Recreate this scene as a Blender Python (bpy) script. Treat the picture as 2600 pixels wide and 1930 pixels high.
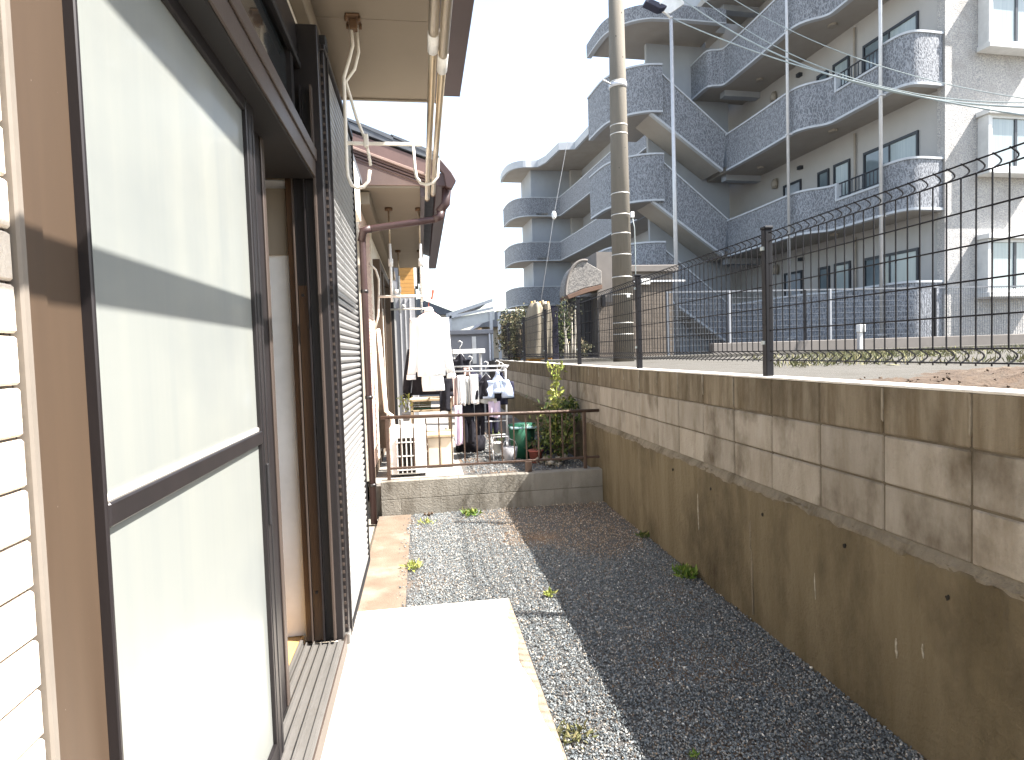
import bpy, bmesh, math, random
import numpy as np
from mathutils import Vector, Matrix
for o in list(bpy.data.objects): bpy.data.objects.remove(o)
SC = bpy.context.scene; COL = SC.collection
R = math.radians
random.seed(7); RNG = np.random.default_rng(7)

# ------------------------------------------------------------------ camera
cam = bpy.data.cameras.new('camera'); camo = bpy.data.objects.new('camera', cam); COL.objects.link(camo)
_yaw, _pit, _rol = 0.146688, -0.045394, -0.031142
f_ = Vector((math.sin(_yaw)*math.cos(_pit), math.cos(_yaw)*math.cos(_pit), math.sin(_pit)))
r_ = Vector((math.cos(_yaw), -math.sin(_yaw), 0)); u_ = r_.cross(f_)
cr, cu = math.cos(_rol)*r_+math.sin(_rol)*u_, -math.sin(_rol)*r_+math.cos(_rol)*u_
camo.matrix_world = Matrix(((cr.x, cu.x, -f_.x, 0), (cr.y, cu.y, -f_.y, 0), (cr.z, cu.z, -f_.z, 1.6), (0, 0, 0, 1)))
cam.sensor_width = 36; cam.lens = 36*1547.16/2600; cam.clip_start = .02; cam.clip_end = 600
SC.camera = camo
# ------------------------------------------------------------------ sky, sun, exposure
SUN = Vector((.74, -.235, 1.0)).normalized()
W = bpy.data.worlds.new('World'); SC.world = W; W.use_nodes = True
nt = W.node_tree; bg = nt.nodes['Background']
sky = nt.nodes.new('ShaderNodeTexSky'); sky.sky_type = 'NISHITA'; sky.sun_disc = False
sky.sun_elevation = math.asin(SUN.z); sky.sun_rotation = math.atan2(SUN.x, SUN.y)
sky.air_density = 1.3; sky.dust_density = 1.5; sky.ozone_density = 1.0
hs = nt.nodes.new('ShaderNodeHueSaturation'); hs.inputs['Saturation'].default_value = .72   # thin bright haze over the whole sky
nt.links.new(sky.outputs[0], hs.inputs['Color']); nt.links.new(hs.outputs[0], bg.inputs[0]); bg.inputs[1].default_value = .105
sl = bpy.data.lights.new('sun', 'SUN'); sl.energy = 5.0; sl.angle = R(.5); sl.color = (1, .95, .88)
so = bpy.data.objects.new('sun', sl); COL.objects.link(so); so.location = (8, -4, 14)
so.rotation_euler = SUN.to_track_quat('Z', 'Y').to_euler()
vs = SC.view_settings; vs.view_transform = 'Standard'; vs.look = 'None'; vs.gamma = 1; vs.exposure = 2.1
vs.use_curve_mapping = False

# ------------------------------------------------------------------ material helper
def mat(name, c1, c2=None, sc=5., stretch=(1, 1, 1), lo=.35, hi=.65, c3=None, sc3=2., st3=(1, 1, 1), lo3=.5, hi3=.7,
        rough=.75, metal=0., bump=0., bsc=60., bst=(1, 1, 1), rnd=0., spec=.4, coat=0., trans=0., vor=False, island=None, det=5):
    m = bpy.data.materials.new(name); m.use_nodes = True
    t = m.node_tree; N = t.nodes; L = t.links; b = N['Principled BSDF']
    b.inputs['Roughness'].default_value = rough; b.inputs['Metallic'].default_value = metal
    b.inputs['Specular IOR Level'].default_value = spec
    if coat: b.inputs['Coat Weight'].default_value = coat; b.inputs['Coat Roughness'].default_value = .06
    if trans: b.inputs['Transmission Weight'].default_value = trans
    geo = N.new('ShaderNodeNewGeometry')
    def pos(s):
        v = N.new('ShaderNodeVectorMath'); v.operation = 'MULTIPLY'; L.new(geo.outputs['Position'], v.inputs[0]); v.inputs[1].default_value = s
        return v.outputs[0]
    def noise(s, st, d=det):
        n = N.new('ShaderNodeTexNoise'); n.inputs['Scale'].default_value = s; n.inputs['Detail'].default_value = d
        n.inputs['Roughness'].default_value = .62; L.new(pos(st), n.inputs['Vector']); return n.outputs['Fac']
    def ramp(v, stops):
        r = N.new('ShaderNodeValToRGB'); e = r.color_ramp.elements
        while len(e) < len(stops): e.new(.5)
        for k, (p, c) in enumerate(stops): e[k].position = p; e[k].color = (c[0], c[1], c[2], 1)
        L.new(v, r.inputs[0]); return r.outputs[0]
    def mix(f, a, c, mode='MIX'):
        x = N.new('ShaderNodeMix'); x.data_type = 'RGBA'; x.blend_type = mode
        (L.new(f, x.inputs[0]) if not isinstance(f, float) else setattr(x.inputs[0], 'default_value', f))
        L.new(a, x.inputs[6])
        (L.new(c, x.inputs[7]) if not isinstance(c, tuple) else setattr(x.inputs[7], 'default_value', (*c, 1)))
        return x.outputs[2]
    c2 = c2 or tuple(min(1, v*.86) for v in c1)
    if island: col = ramp(geo.outputs['Random Per Island'], island)
    elif vor:
        vo = N.new('ShaderNodeTexVoronoi'); vo.feature = 'DISTANCE_TO_EDGE'; vo.inputs['Scale'].default_value = sc
        dn = N.new('ShaderNodeTexNoise'); dn.inputs['Scale'].default_value = sc*.6; L.new(pos(stretch), dn.inputs['Vector'])
        ad = N.new('ShaderNodeVectorMath'); ad.operation = 'MULTIPLY_ADD'; L.new(dn.outputs['Color'], ad.inputs[0]); ad.inputs[1].default_value = (.22, .22, .22); L.new(pos(stretch), ad.inputs[2])
        L.new(ad.outputs[0], vo.inputs['Vector']); col = ramp(vo.outputs['Distance'], [(lo, c2), (hi, c1)]); vdist = vo.outputs['Distance']
    else: col = ramp(noise(sc, stretch), [(lo, c1), (hi, c2)])
    if c3: col = mix(ramp(noise(sc3, st3), [(lo3, (0, 0, 0)), (hi3, (1, 1, 1))]), col, c3)
    if rnd:
        oi = N.new('ShaderNodeObjectInfo'); mm = N.new('ShaderNodeMapRange'); L.new(oi.outputs['Random'], mm.inputs[0])
        mm.inputs[3].default_value = 1-rnd; mm.inputs[4].default_value = 1+rnd
        h = N.new('ShaderNodeHueSaturation'); L.new(mm.outputs[0], h.inputs['Value']); L.new(col, h.inputs['Color']); col = h.outputs[0]
    L.new(col, b.inputs['Base Color'])
    if bump:
        bp = N.new('ShaderNodeBump'); bp.inputs['Strength'].default_value = bump; bp.inputs['Distance'].default_value = .02
        L.new(vdist if vor else noise(bsc, bst, 4), bp.inputs['Height']); L.new(bp.outputs[0], b.inputs['Normal'])
    return m

MT = dict(
 block_top=mat('block_weathered', (.098, .076, .047), (.20, .172, .13), 6, (1, 2.6, .22), .3, .72, (.06, .046, .028), 3.2, (1, 1.5, .5), .48, .7, rough=.95, bump=.5, bsc=70, rnd=.13, spec=.2),
 block=mat('block_grey', (.185, .16, .127), (.27, .247, .212), 5, (1, 2.0, .5), .28, .66, (.085, .068, .047), 2.6, (1, 1.3, .8), .52, .72, rough=.95, bump=.5, bsc=70, rnd=.13, spec=.2),
 mortar=mat('mortar', (.07, .058, .042), (.10, .085, .062), 12, rough=1, bump=.4),
 base=mat('cast_concrete_stained', (0.0897, 0.07176, 0.04212), (0.1443, 0.1186, 0.078), 3.2, (1, 2.2, .3), .28, .74, (0.0468, 0.03666, 0.02184), 1.5, (1, 1.3, .75), .47, .70, rough=.95, bump=.55, bsc=45, spec=.2),
 ledge=mat('mortar_smear', (0.17, 0.1462, 0.1088), (0.1232, 0.102, 0.07225), 10, (1, 1.5, 1), .3, .7, (0.0765, 0.06205, 0.0391), 4, (1, 2, 1), .5, .7, rough=1, bump=.8, bsc=50),
 cap=mat('painted_sunlit_top', (.60, .57, .52), (.46, .43, .38), 6, rough=.95, bump=.3),  # pale tone paints sunlight onto the top of the block wall
 limejoint=mat('lime_joint', (.25, .225, .18), (.14, .115, .08), 25, (1, 1, .4), rough=.95),
 lime=mat('lime_streak', (.34, .32, .275), (.19, .165, .12), 40, rough=.95),
 hole=mat('hole_dark', (.012, .01, .008), rough=1),
 kerb=mat('kerb_concrete', (0.1631, 0.1507, 0.1305), (0.2419, 0.2284, 0.2003), 4, (1, 1, .5), .3, .7, (0.08438, 0.072, 0.05625), 3, (2, 1, .5), .5, .78, rough=.95, bump=.5, bsc=60, rnd=.07, spec=.2),
 slab=mat('terrace_concrete', (.53, .50, .45), (.46, .425, .37), 2.5, (1, 1, 1), .35, .75, (.37, .31, .245), 5, (1, 1, 1), .62, .9, rough=.9, bump=.2, bsc=120, spec=.25),
 wornedge=mat('worn_edge', (0.238, 0.175, 0.126), (0.294, 0.238, 0.182), 14, (1, 1, 1), .3, .7, (0.196, 0.1435, 0.105), 5, (1, 1, 1), .5, .7, rough=.95, bump=.4),
 strip=mat('footing_concrete', (.165, .128, .098), (.115, .086, .064), 5, (1, 1, 1), .3, .7, (.235, .205, .175), 3, (1, 1, 1), .5, .8, rough=.95, bump=.3, bsc=80, spec=.2),
 bed=mat('gravel_bed', (.075, .075, .075), (.14, .13, .12), 60, (1, 1, 1), .3, .7, (.19, .125, .08), 1.1, (1, 1, 1), .52, .66, rough=1, bump=.8, bsc=140),
 stone=mat('crushed_stone', (.2, .2, .2), rough=.9, spec=.3, island=[(0, (.075, .088, .098)), (.35, (.122, .138, .148)), (.65, (.185, .20, .205)), (.85, (.27, .28, .275)), (.93, (.25, .205, .16)), (.975, (.40, .39, .365)), (1, (.66, .65, .61))]),
 stone_brown=mat('earthy_stone', (.2, .15, .1), rough=.95, spec=.2, island=[(0, (.13, .095, .068)), (.4, (.27, .20, .14)), (.8, (.40, .32, .24)), (1, (.52, .46, .38))]),
 soil=mat('bare_soil', (0.0828, 0.0567, 0.0387), (0.063, 0.0432, 0.0288), 9, (1, 1, 1), .35, .65, (0.117, 0.0882, 0.063), 2.3, (1, 1, 1), .5, .7, rough=1, bump=.9, bsc=30),
 lot=mat('lot_ground', (0.0885, 0.0825, 0.07275), (0.066, 0.06075, 0.05175), 6, (1, 1, 1), .3, .7, (0.0465, 0.0405, 0.03), 1.6, (1, 1, 1), .55, .75, rough=1, bump=.6, bsc=35),
 far=mat('far_ground', (.28, .26, .22), (.22, .2, .17), .4, rough=1),
 pave=mat('yard_paving', (.26, .245, .225), (.2, .19, .175), 3, rough=.95, bump=.3),
 tile=mat('siding_tile', (.74, .66, .56), (.66, .56, .46), 14, (1, 1, 1), .3, .7, rough=.85, bump=.35, bsc=90, rnd=.05),
 tilejoint=mat('siding_joint', (.22, .195, .17), rough=1),
 wallwhite=mat('house_wall', (.76, .71, .63), (.70, .64, .55), 5, rough=.9, bump=.15),
 brown=mat('bronze_aluminium', (0.0833, 0.0629, 0.0527), (0.0697, 0.0527, 0.0442), 3, (6, 6, .3), .3, .7, rough=.42, metal=.25, spec=.5, bump=.03),
 brown_lit=mat('bronze_cover', (0.07906, 0.05249, 0.03434), (0.0661, 0.04406, 0.02916), 3, (5, 5, .4), .3, .7, (.34, .30, .26), 85, (1, 1, .6), .735, .77, rough=.5, metal=.2, spec=.4),
 dark=mat('dark_bronze', (.022, .018, .019), (.015, .013, .014), 4, (4, 4, .4), rough=.4, metal=.3, spec=.5),
 black=mat('black_rubber_and_shade', (.013, .012, .013), rough=.6),
 navy=mat('black_fence_paint', (.004, .004, .007), (.003, .003, .005), 20, rough=.55, spec=.25),
 track=mat('track_aluminium', (0.216, 0.204, 0.192), (0.16, 0.152, 0.14), 12, (1, .3, 1), .3, .7, (0.112, 0.096, 0.08), 9, (1, .6, 1), .58, .8, rough=.45, metal=.5, spec=.5),
 slat=mat('shutter_slat', (0.288, 0.284, 0.276), (0.248, 0.244, 0.24), 6, (1, .3, 4), rough=.38, metal=.25, spec=.5),
 frost=mat('frosted_glass', (.212, .219, .202), (.182, .193, .186), 2.2, (1, 5, .18), .3, .7, (.150, .163, .164), 1.3, (1, .7, .9), .52, .8, rough=.33, spec=.45, coat=.12),  # grey noise patches paint the dim room behind into the glass colour
 glass=mat('clear_glass', (.02, .024, .026), (.03, .034, .036), 2, rough=.04, spec=.9, coat=.8),
 plaster=mat('interior_plaster', (.80, .80, .80), rough=.9),
 wood=mat('floor_wood', (.55, .33, .13), (.44, .25, .09), 7, (6, .5, 1), rough=.4, coat=.2),
 jamb=mat('wood_jamb', (.07, .034, .014), (.045, .022, .01), 6, (5, 5, .4), rough=.4, coat=.2),
 soffit=mat('soffit_board', (0.2465, 0.2082, 0.1615), (0.2253, 0.1887, 0.1462), 2, (1, 1, 1), .3, .7, (0.1615, 0.1318, 0.09775), 4, (1, 1, 1), .68, .9, rough=.85),
 gutter=mat('gutter_brown', (0.07225, 0.051, 0.0527), (0.0595, 0.0425, 0.0442), 3, rough=.5, spec=.4),
 fascia=mat('fascia_mauve', (.15, .092, .082), (.125, .078, .07), 5, rough=.6),
 fascia_l=mat('fascia_light', (.31, .215, .18), (.26, .18, .15), 5, rough=.7),
 pipe=mat('downpipe_brown', (0.0495, 0.027, 0.027), (0.0405, 0.0216, 0.0216), 5, rough=.45),
 rooftile=mat('roof_slate', (.10, .11, .125), (.075, .08, .095), 8, rough=.7),
 steel=mat('pole_steel', (.50, .43, .33), (.36, .29, .2), 9, (3, .35, 3), .35, .7, (.2, .13, .07), 14, (3, .5, 3), .6, .75, rough=.35, metal=.6, spec=.5),
 trim=mat('trim_beige', (0.165, 0.1425, 0.12), (0.145, 0.125, 0.105), 12, rough=.7),
 bracket=mat('bracket_cream', (.78, .74, .67), (.70, .65, .57), 20, rough=.45, spec=.5),
 whitepaint=mat('white_paint', (.78, .78, .76), rough=.5),
 bolt=mat('rusty_bolt', (.16, .095, .055), rough=.6, metal=.4),
 rust=mat('railing_bronze', (0.084, 0.0528, 0.0384), (0.06, 0.0384, 0.0288), 12, rough=.55, metal=.2, spec=.4),
 cloth_w=mat('white_cotton', (.82, .82, .82), (.78, .78, .79), 12, rough=.95, spec=.1),
 cloth_p=mat('lilac_cotton', (.56, .47, .60), rough=.95, spec=.1),
 cloth_g=mat('grey_cotton', (.50, .49, .46), (.42, .41, .39), 14, rough=.95, spec=.1),
 cloth_k=mat('black_cotton', (.022, .021, .026), (.014, .014, .018), 9, rough=.95, spec=.1),
 cloth_n=mat('navy_cotton', (.03, .03, .05), rough=.95, spec=.1),
 cloth_b=mat('pale_blue_cotton', (.50, .58, .74), rough=.95, spec=.1),
 cloth_pk=mat('dusty_pink_cotton', (.50, .37, .33), rough=.95, spec=.1),
 red=mat('red_plastic', (0.496, 0.104, 0.064), rough=.4),
 leaf_y=mat('leaf_yellow_green', (0.2475, 0.27, 0.0525), (0.165, 0.21, 0.0375), 30, rough=.55, spec=.3, island=[(0, (0.135, 0.18, 0.03375)), (.6, (0.255, 0.285, 0.06)), (1, (0.39, 0.375, 0.12))]),
 leaf=mat('leaf_green', (0.045, 0.075, 0.01875), rough=.55, spec=.3, island=[(0, (0.0225, 0.04125, 0.009)), (.5, (0.0525, 0.0825, 0.01875)), (.85, (0.1125, 0.135, 0.03)), (1, (0.195, 0.1875, 0.0525))]),
 leaf_dull=mat('leaf_dull', (0.0648, 0.0864, 0.0432), rough=.7, spec=.2, island=[(0, (0.0432, 0.0486, 0.03024)), (.5, (0.0918, 0.0972, 0.054)), (.85, (0.1728, 0.1512, 0.0918)), (1, (0.2808, 0.216, 0.1404))]),
 weed=mat('weed_green', (0.0975, 0.165, 0.0225), rough=.6, spec=.3, island=[(0, (0.0525, 0.105, 0.0135)), (.6, (0.1125, 0.1875, 0.02625)), (1, (0.255, 0.27, 0.0675))]),
 grass=mat('grass_blades', (0.15, 0.1725, 0.045), rough=.7, island=[(0, (0.075, 0.08625, 0.03)), (.5, (0.1425, 0.1425, 0.05625)), (1, (0.225, 0.195, 0.0975))]),
 stem=mat('stem_brown', (.14, .10, .06), rough=.9),
 bark=mat('pale_bark', (.55, .51, .44), (.32, .28, .23), 12, rough=.9),
 polec=mat('pole_concrete', (0.168, 0.1496, 0.124), (0.136, 0.1224, 0.1016), 3, (3, 3, .4), .3, .7, (0.12, 0.1, 0.076), 4, (4, 4, .4), .58, .8, rough=.9, bump=.2, bsc=60),
 band=mat('pole_band', (.55, .53, .49), rough=.5, metal=.5),
 galv=mat('galvanised_steel', (.56, .56, .57), (.5, .5, .51), 9, rough=.45, metal=.35),
 postgrey=mat('post_grey', (.30, .31, .33), rough=.6),
 wiregrey=mat('wire_grey', (.17, .18, .2), rough=.5, metal=.3),
 cable=mat('cable_grey', (.33, .37, .36), (.28, .31, .31), 4, rough=.5),
 # apartment
 relief=mat('relief_tile', (.128, .135, .152), (.275, .288, .314), 13, (1.5, 1.5, .62), .03, .17, rough=.75, bump=.7, vor=True),
 coping=mat('coping_render', (.46, .485, .515), (.41, .43, .46), 4, rough=.8),
 render=mat('wall_render', (.42, .41, .40), (.375, .368, .36), 1.2, (1, 1, .6), .3, .7, rough=.9, bump=.15, bsc=90),
 render_b=mat('stair_render', (.35, .375, .41), (.32, .34, .375), 1.2, (1, 1, .6), rough=.9, bump=.15, bsc=90),
 soffit_b=mat('balcony_soffit', (.36, .335, .305), (.325, .30, .27), 1.5, rough=.9),
 apt_tile=mat('facade_tile', (.50, .475, .445), (.22, .225, .235), 30, (1, 1, 1.5), .36, .66, (.28, .265, .25), 2.2, (1, 1, 1), .5, .8, rough=.8, bump=.9, bsc=40),
 hood_tile=mat('hood_tile', (.26, .24, .22), (.10, .095, .09), 26, (1, 1, 1), .35, .65, rough=.8, bump=.6, bsc=40),
 gate_tile=mat('gate_tile', (0.1403, 0.1148, 0.0918), (0.1148, 0.0935, 0.0748), 7, (1, 1, 1), .3, .7, rough=.85, rnd=.1, bump=.2),
 gate_cap=mat('gate_render', (0.164, 0.1472, 0.1344), (0.144, 0.1296, 0.1184), 4, rough=.9),
 gate_brown=mat('canopy_brown', (.13, .075, .05), rough=.7),
 wframe=mat('window_frame_dark', (.035, .04, .05), rough=.4),
 wframe_w=mat('window_frame_white', (.62, .62, .61), rough=.5),
 pane=mat('window_pane', (.16, .20, .22), (.10, .13, .15), .9, rough=.05, spec=.8),
 curtain=mat('curtained_pane', (0.3312, 0.3816, 0.3888), (0.2736, 0.324, 0.3384), 3, (6, 6, .2), rough=.12, spec=.6),
 door=mat('entrance_door', (.30, .34, .39), rough=.5),
 vent=mat('vent_cover', (.32, .29, .25), rough=.6),
 ac=mat('ac_casing', (.74, .73, .70), (.68, .66, .62), 4, rough=.5),
 cream=mat('cream_panel', (.66, .55, .42), (.6, .5, .38), 5, rough=.8),
 shedgrey=mat('shed_grey', (.27, .27, .285), (.24, .24, .255), 2, (1, 1, .3), rough=.8),
 roofwhite=mat('polycarbonate_roof', (.66, .66, .64), (.56, .56, .54), 3, rough=.4),
 orange=mat('ochre_siding', (0.448, 0.24, 0.072), (0.4, 0.208, 0.06), 3, (1, 1, 12), rough=.8),
 tarp=mat('beige_cloth', (0.255, 0.225, 0.1762), (0.2025, 0.1762, 0.135), 5, (4, 4, .4), rough=.95, spec=.1),
 green=mat('green_plastic', (.018, .105, .06), rough=.5),
 pot=mat('red_plastic_planter', (.30, .09, .07), rough=.6),
 teal=mat('teal_basin', (.20, .30, .32), rough=.5),
 shelf=mat('weathered_shelf', (.42, .33, .22), (.3, .23, .15), 8, rough=.85),
 lamp=mat('lamp_housing', (.03, .03, .055), rough=.5),
 beigebrick=mat('brick_siding', (.62, .47, .40), (.54, .40, .33), 20, rough=.9, rnd=.06),
)

# ------------------------------------------------------------------ mesh helpers
class MB:
    def __init__(s): s.v = []; s.f = []; s.sm = False
    def add(s, vs, fs):
        n = len(s.v); s.v += [tuple(v) for v in vs]; s.f += [tuple(i+n for i in f) for f in fs]; return s
    def box(s, x0, x1, y0, y1, z0, z1):
        return s.add([(x, y, z) for z in (z0, z1) for y in (y0, y1) for x in (x0, x1)], [(0, 2, 3, 1), (4, 5, 7, 6), (0, 1, 5, 4), (2, 6, 7, 3), (0, 4, 6, 2), (1, 3, 7, 5)])
    def tube(s, pts, r, n=8, cap=True):
        pts = [Vector(p) for p in pts]; rs = r if isinstance(r, (list, tuple)) else [r]*len(pts)
        rings = []; up0 = None
        for i, p in enumerate(pts):
            d = (pts[min(i+1, len(pts)-1)]-pts[max(i-1, 0)]).normalized()
            if up0 is None: up0 = Vector((0, 0, 1)) if abs(d.z) < .9 else Vector((1, 0, 0))
            a = d.cross(up0).normalized(); b = a.cross(d).normalized(); up0 = b
            rings.append([p+rs[i]*(math.cos(2*math.pi*k/n)*a+math.sin(2*math.pi*k/n)*b) for k in range(n)])
        vs = [v for g in rings for v in g]; fs = []
        for i in range(len(pts)-1):
            for k in range(n):
                fs.append((i*n+k, i*n+(k+1) % n, (i+1)*n+(k+1) % n, (i+1)*n+k))
        if cap: fs += [tuple(range(n))[::-1], tuple((len(pts)-1)*n+k for k in range(n))]
        return s.add(vs, fs)
    def prism(s, poly, a0, a1, axis='z'):
        f = {'z': lambda u, w, a: (u, w, a), 'y': lambda u, w, a: (u, a, w), 'x': lambda u, w, a: (a, u, w)}[axis]
        n = len(poly)
        return s.add([f(u, w, a0) for u, w in poly]+[f(u, w, a1) for u, w in poly],
                     [tuple(range(n))[::-1], tuple(range(n, 2*n))]+[(i, (i+1) % n, n+(i+1) % n, n+i) for i in range(n)])
    def ribbon(s, pts, o0, o1, z0, z1):
        P = [Vector((p[0], p[1])) for p in pts]; n = len(P); nr = []
        for i in range(n):
            d = (P[min(i+1, n-1)]-P[max(i-1, 0)]).normalized(); nr.append(Vector((-d.y, d.x)))
        vs = []
        for i in range(n):
            a, b = P[i]+o0*nr[i], P[i]+o1*nr[i]; vs += [(a.x, a.y, z0), (b.x, b.y, z0), (b.x, b.y, z1), (a.x, a.y, z1)]
        fs = [(0, 1, 2, 3), tuple((n-1)*4+k for k in (3, 2, 1, 0))]
        for i in range(n-1):
            for k in range(4): fs.append((i*4+k, (i+1)*4+k, (i+1)*4+(k+1) % 4, i*4+(k+1) % 4))
        return s.add(vs, fs)
    def loft(s, rows, n=16, wr=0., seed=0):
        vs = []; fs = []
        rg = random.Random(seed); ph = [rg.uniform(0, 6.28) for _ in range(4)]
        for i, (c, hw, hd) in enumerate(rows):
            for k in range(n):
                t = 2*math.pi*k/n
                w = 1+wr*(math.sin(5*t+ph[0]+i*.25)+.6*math.sin(9*t+ph[1]-i*.3))
                vs.append((c[0]+hw*math.cos(t), c[1]+hd*w*math.sin(t)+hd*wr*math.sin(6*t+ph[2]), c[2]))
        for i in range(len(rows)-1):
            for k in range(n): fs.append((i*n+k, (i+1)*n+k, (i+1)*n+(k+1) % n, i*n+(k+1) % n))
        fs += [tuple(range(n)), tuple((len(rows)-1)*n+k for k in range(n))[::-1]]
        s.sm = True
        return s.add(vs, fs)
    def mesh(s, name, m, bev=0., smooth=None, seg=1):
        me = bpy.data.meshes.new(name); me.from_pydata(s.v, [], s.f); me.materials.append(m)
        bm = bmesh.new(); bm.from_mesh(me); bmesh.ops.recalc_face_normals(bm, faces=bm.faces)
        if bev: bmesh.ops.bevel(bm, geom=bm.edges[:], offset=bev, segments=seg, affect='EDGES', clamp_overlap=True)
        bm.to_mesh(me); bm.free()
        if smooth or s.sm: me.polygons.foreach_set('use_smooth', [True]*len(me.polygons))
        return me

WL = {}
def place(o, parent, loc, local):
    loc = Vector(loc)
    if parent is not None:
        o.parent = parent
        if not local: o.location = loc-WL[parent.name]
        else: o.location = loc
        WL[o.name] = loc if not local else Vector((0, 0, 0))
    else: o.location = loc; WL[o.name] = loc
    COL.objects.link(o); return o
def obj(name, me, parent=None, loc=(0, 0, 0), rot=None, local=False):
    o = bpy.data.objects.new(name, me)
    if rot: o.rotation_euler = rot
    return place(o, parent, loc, local)
def thing(name, label, cat, loc=(0, 0, 0), rz=0, group=None):
    o = bpy.data.objects.new(name, None); o.empty_display_size = .1; o.location = loc; o.rotation_euler.z = rz; COL.objects.link(o)
    WL[o.name] = Vector(loc); return tag(o, label, cat, group)
def tag(o, label, cat, group=None):
    o['label'] = label; o['category'] = cat
    if group: o['group'] = group
    return o
def struct(name, mb, m, **k):
    o = obj(name, mb.mesh(name, m, **k)); o['kind'] = 'structure'; return o
def part(name, mb, m, parent, bev=0., smooth=None, label=None, local=False, stuff=False, seg=1):
    o = obj(name, mb.mesh(name, m, bev, smooth, seg), parent, local=local)
    if label: o['label'] = label
    if stuff: o['kind'] = 'stuff'
    return o
def B(*a): return MB().box(*a)
def T(pts, r, n=8): 
    m = MB().tube(pts, r, n); m.sm = True; return m
def chaikin(p, it=2):
    for _ in range(it):
        q = [p[0]]
        for a, b in zip(p, p[1:]): q += [(a[0]*.75+b[0]*.25, a[1]*.75+b[1]*.25), (a[0]*.25+b[0]*.75, a[1]*.25+b[1]*.75)]
        q.append(p[-1]); p = q
    return p
def fast_mesh(name, V, F, m):
    me = bpy.data.meshes.new(name); k = F.shape[1]
    me.vertices.add(len(V)); me.vertices.foreach_set('co', V.astype(np.float32).ravel())
    me.loops.add(F.size); me.loops.foreach_set('vertex_index', F.astype(np.int32).ravel())
    me.polygons.add(len(F)); me.polygons.foreach_set('loop_start', np.arange(0, F.size, k, dtype=np.int32))
    me.update(calc_edges=True); me.materials.append(m); me.validate(); return me
def leaves(name, C, size, m, up=.3, elong=2.0, rg=RNG):
    """leaf-shaped four point faces (two triangles folded on the midrib) scattered at the points C"""
    n = len(C); d = rg.normal(size=(n, 3)); d[:, 2] += up; d /= np.linalg.norm(d, axis=1)[:, None]
    a = rg.normal(size=(n, 3)); s = np.cross(d, a); s /= np.linalg.norm(s, axis=1)[:, None]; nn = np.cross(s, d)
    L = (size*rg.uniform(.6, 1.3, n))[:, None]; w = L/elong
    P0 = C; P1 = C+d*L*.45+s*w*.5+nn*w*.12; P2 = C+d*L-nn*L*.12; P3 = C+d*L*.45-s*w*.5+nn*w*.12
    V = np.stack([P0, P1, P2, P3], 1).reshape(-1, 3); i = np.arange(n)*4
    F = np.concatenate([np.stack([i, i+1, i+2], 1), np.stack([i, i+2, i+3], 1)])
    return fast_mesh(name, V, F, m)

# ================================================================== SETTING: ground sheets
struct('ground', B(-150, 150, -60, 260, -.6, -.02), MT['far'])
struct('gravel_bed', B(-.47, 1.9, -3, 6.15, -.02, 0), MT['bed'])
struct('yard_floor', B(-8, 1.84, 6.26, 40, -.02, .285), MT['pave'])
struct('lot_ground', B(1.99, 90, -12, 120, -.02, 1.375), MT['lot'])
struct('yard_dirt', MB().prism([(.42, 6.27), (1.835, 6.27), (1.835, 12), (.9, 12), (.42, 8.4)], .2, .289), MT['bed'])
struct('footing_strip', B(-.47, -.158, 3.578, 6.08, 0, .024), MT['strip'], bev=.004)
struct('terrace_slab', B(-.47, .466, -1.6, 3.572, 0, .128), MT['slab'], bev=.008)

_n = 40; _e = [(.4655, -1.5+5.06*k/_n) for k in range(_n+1)]+[(.4655-.028-.016*math.sin(k*1.7)-.012*math.sin(k*.6)-random.uniform(0, .012), -1.5+5.06*k/_n) for k in range(_n, -1, -1)]
struct('slab_worn_edge', MB().prism(_e, .1262, .1293), MT['wornedge'])
# soil bank behind the block wall: a lumpy mound
def bump_sheet(name, x0, x1, y0, y1, nx, ny, zf, m):
    X, Y = np.meshgrid(np.linspace(x0, x1, nx), np.linspace(y0, y1, ny), indexing='ij')
    Zv = zf(X, Y); V = np.stack([X, Y, Zv], -1).reshape(-1, 3)
    i, j = np.meshgrid(np.arange(nx-1), np.arange(ny-1), indexing='ij'); a = (i*ny+j).ravel()
    F = np.stack([a, a+ny, a+ny+1, a+1], 1)
    me = fast_mesh(name, V, F, m); return me
def soil_z(x, y):
    z = 1.372+.075*np.exp(-((x-3.2)/1.2)**2-((y-1.7)/1.5)**2)+.03*np.exp(-((x-4.6)/1.4)**2-((y-4.4)/1.2)**2)
    z += .014*np.sin(x*9+y*4)*np.sin(y*7.3-x*3)+RNG.normal(0, .008, x.shape)
    e = np.minimum.reduce([(x-1.995)/.1, (6.0-x)/1.2, (y+2)/1, (3.5+.25*np.sin(x*4)-y+.25*(x-2))/.9]); return np.where(e < 1, 1.360+(z-1.360)*np.clip(e, 0, 1), z)
o = obj('soil', bump_sheet('soil', 1.995, 6.0, -2, 6.2, 110, 170, soil_z, MT['soil'])); o['kind'] = 'structure'

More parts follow.
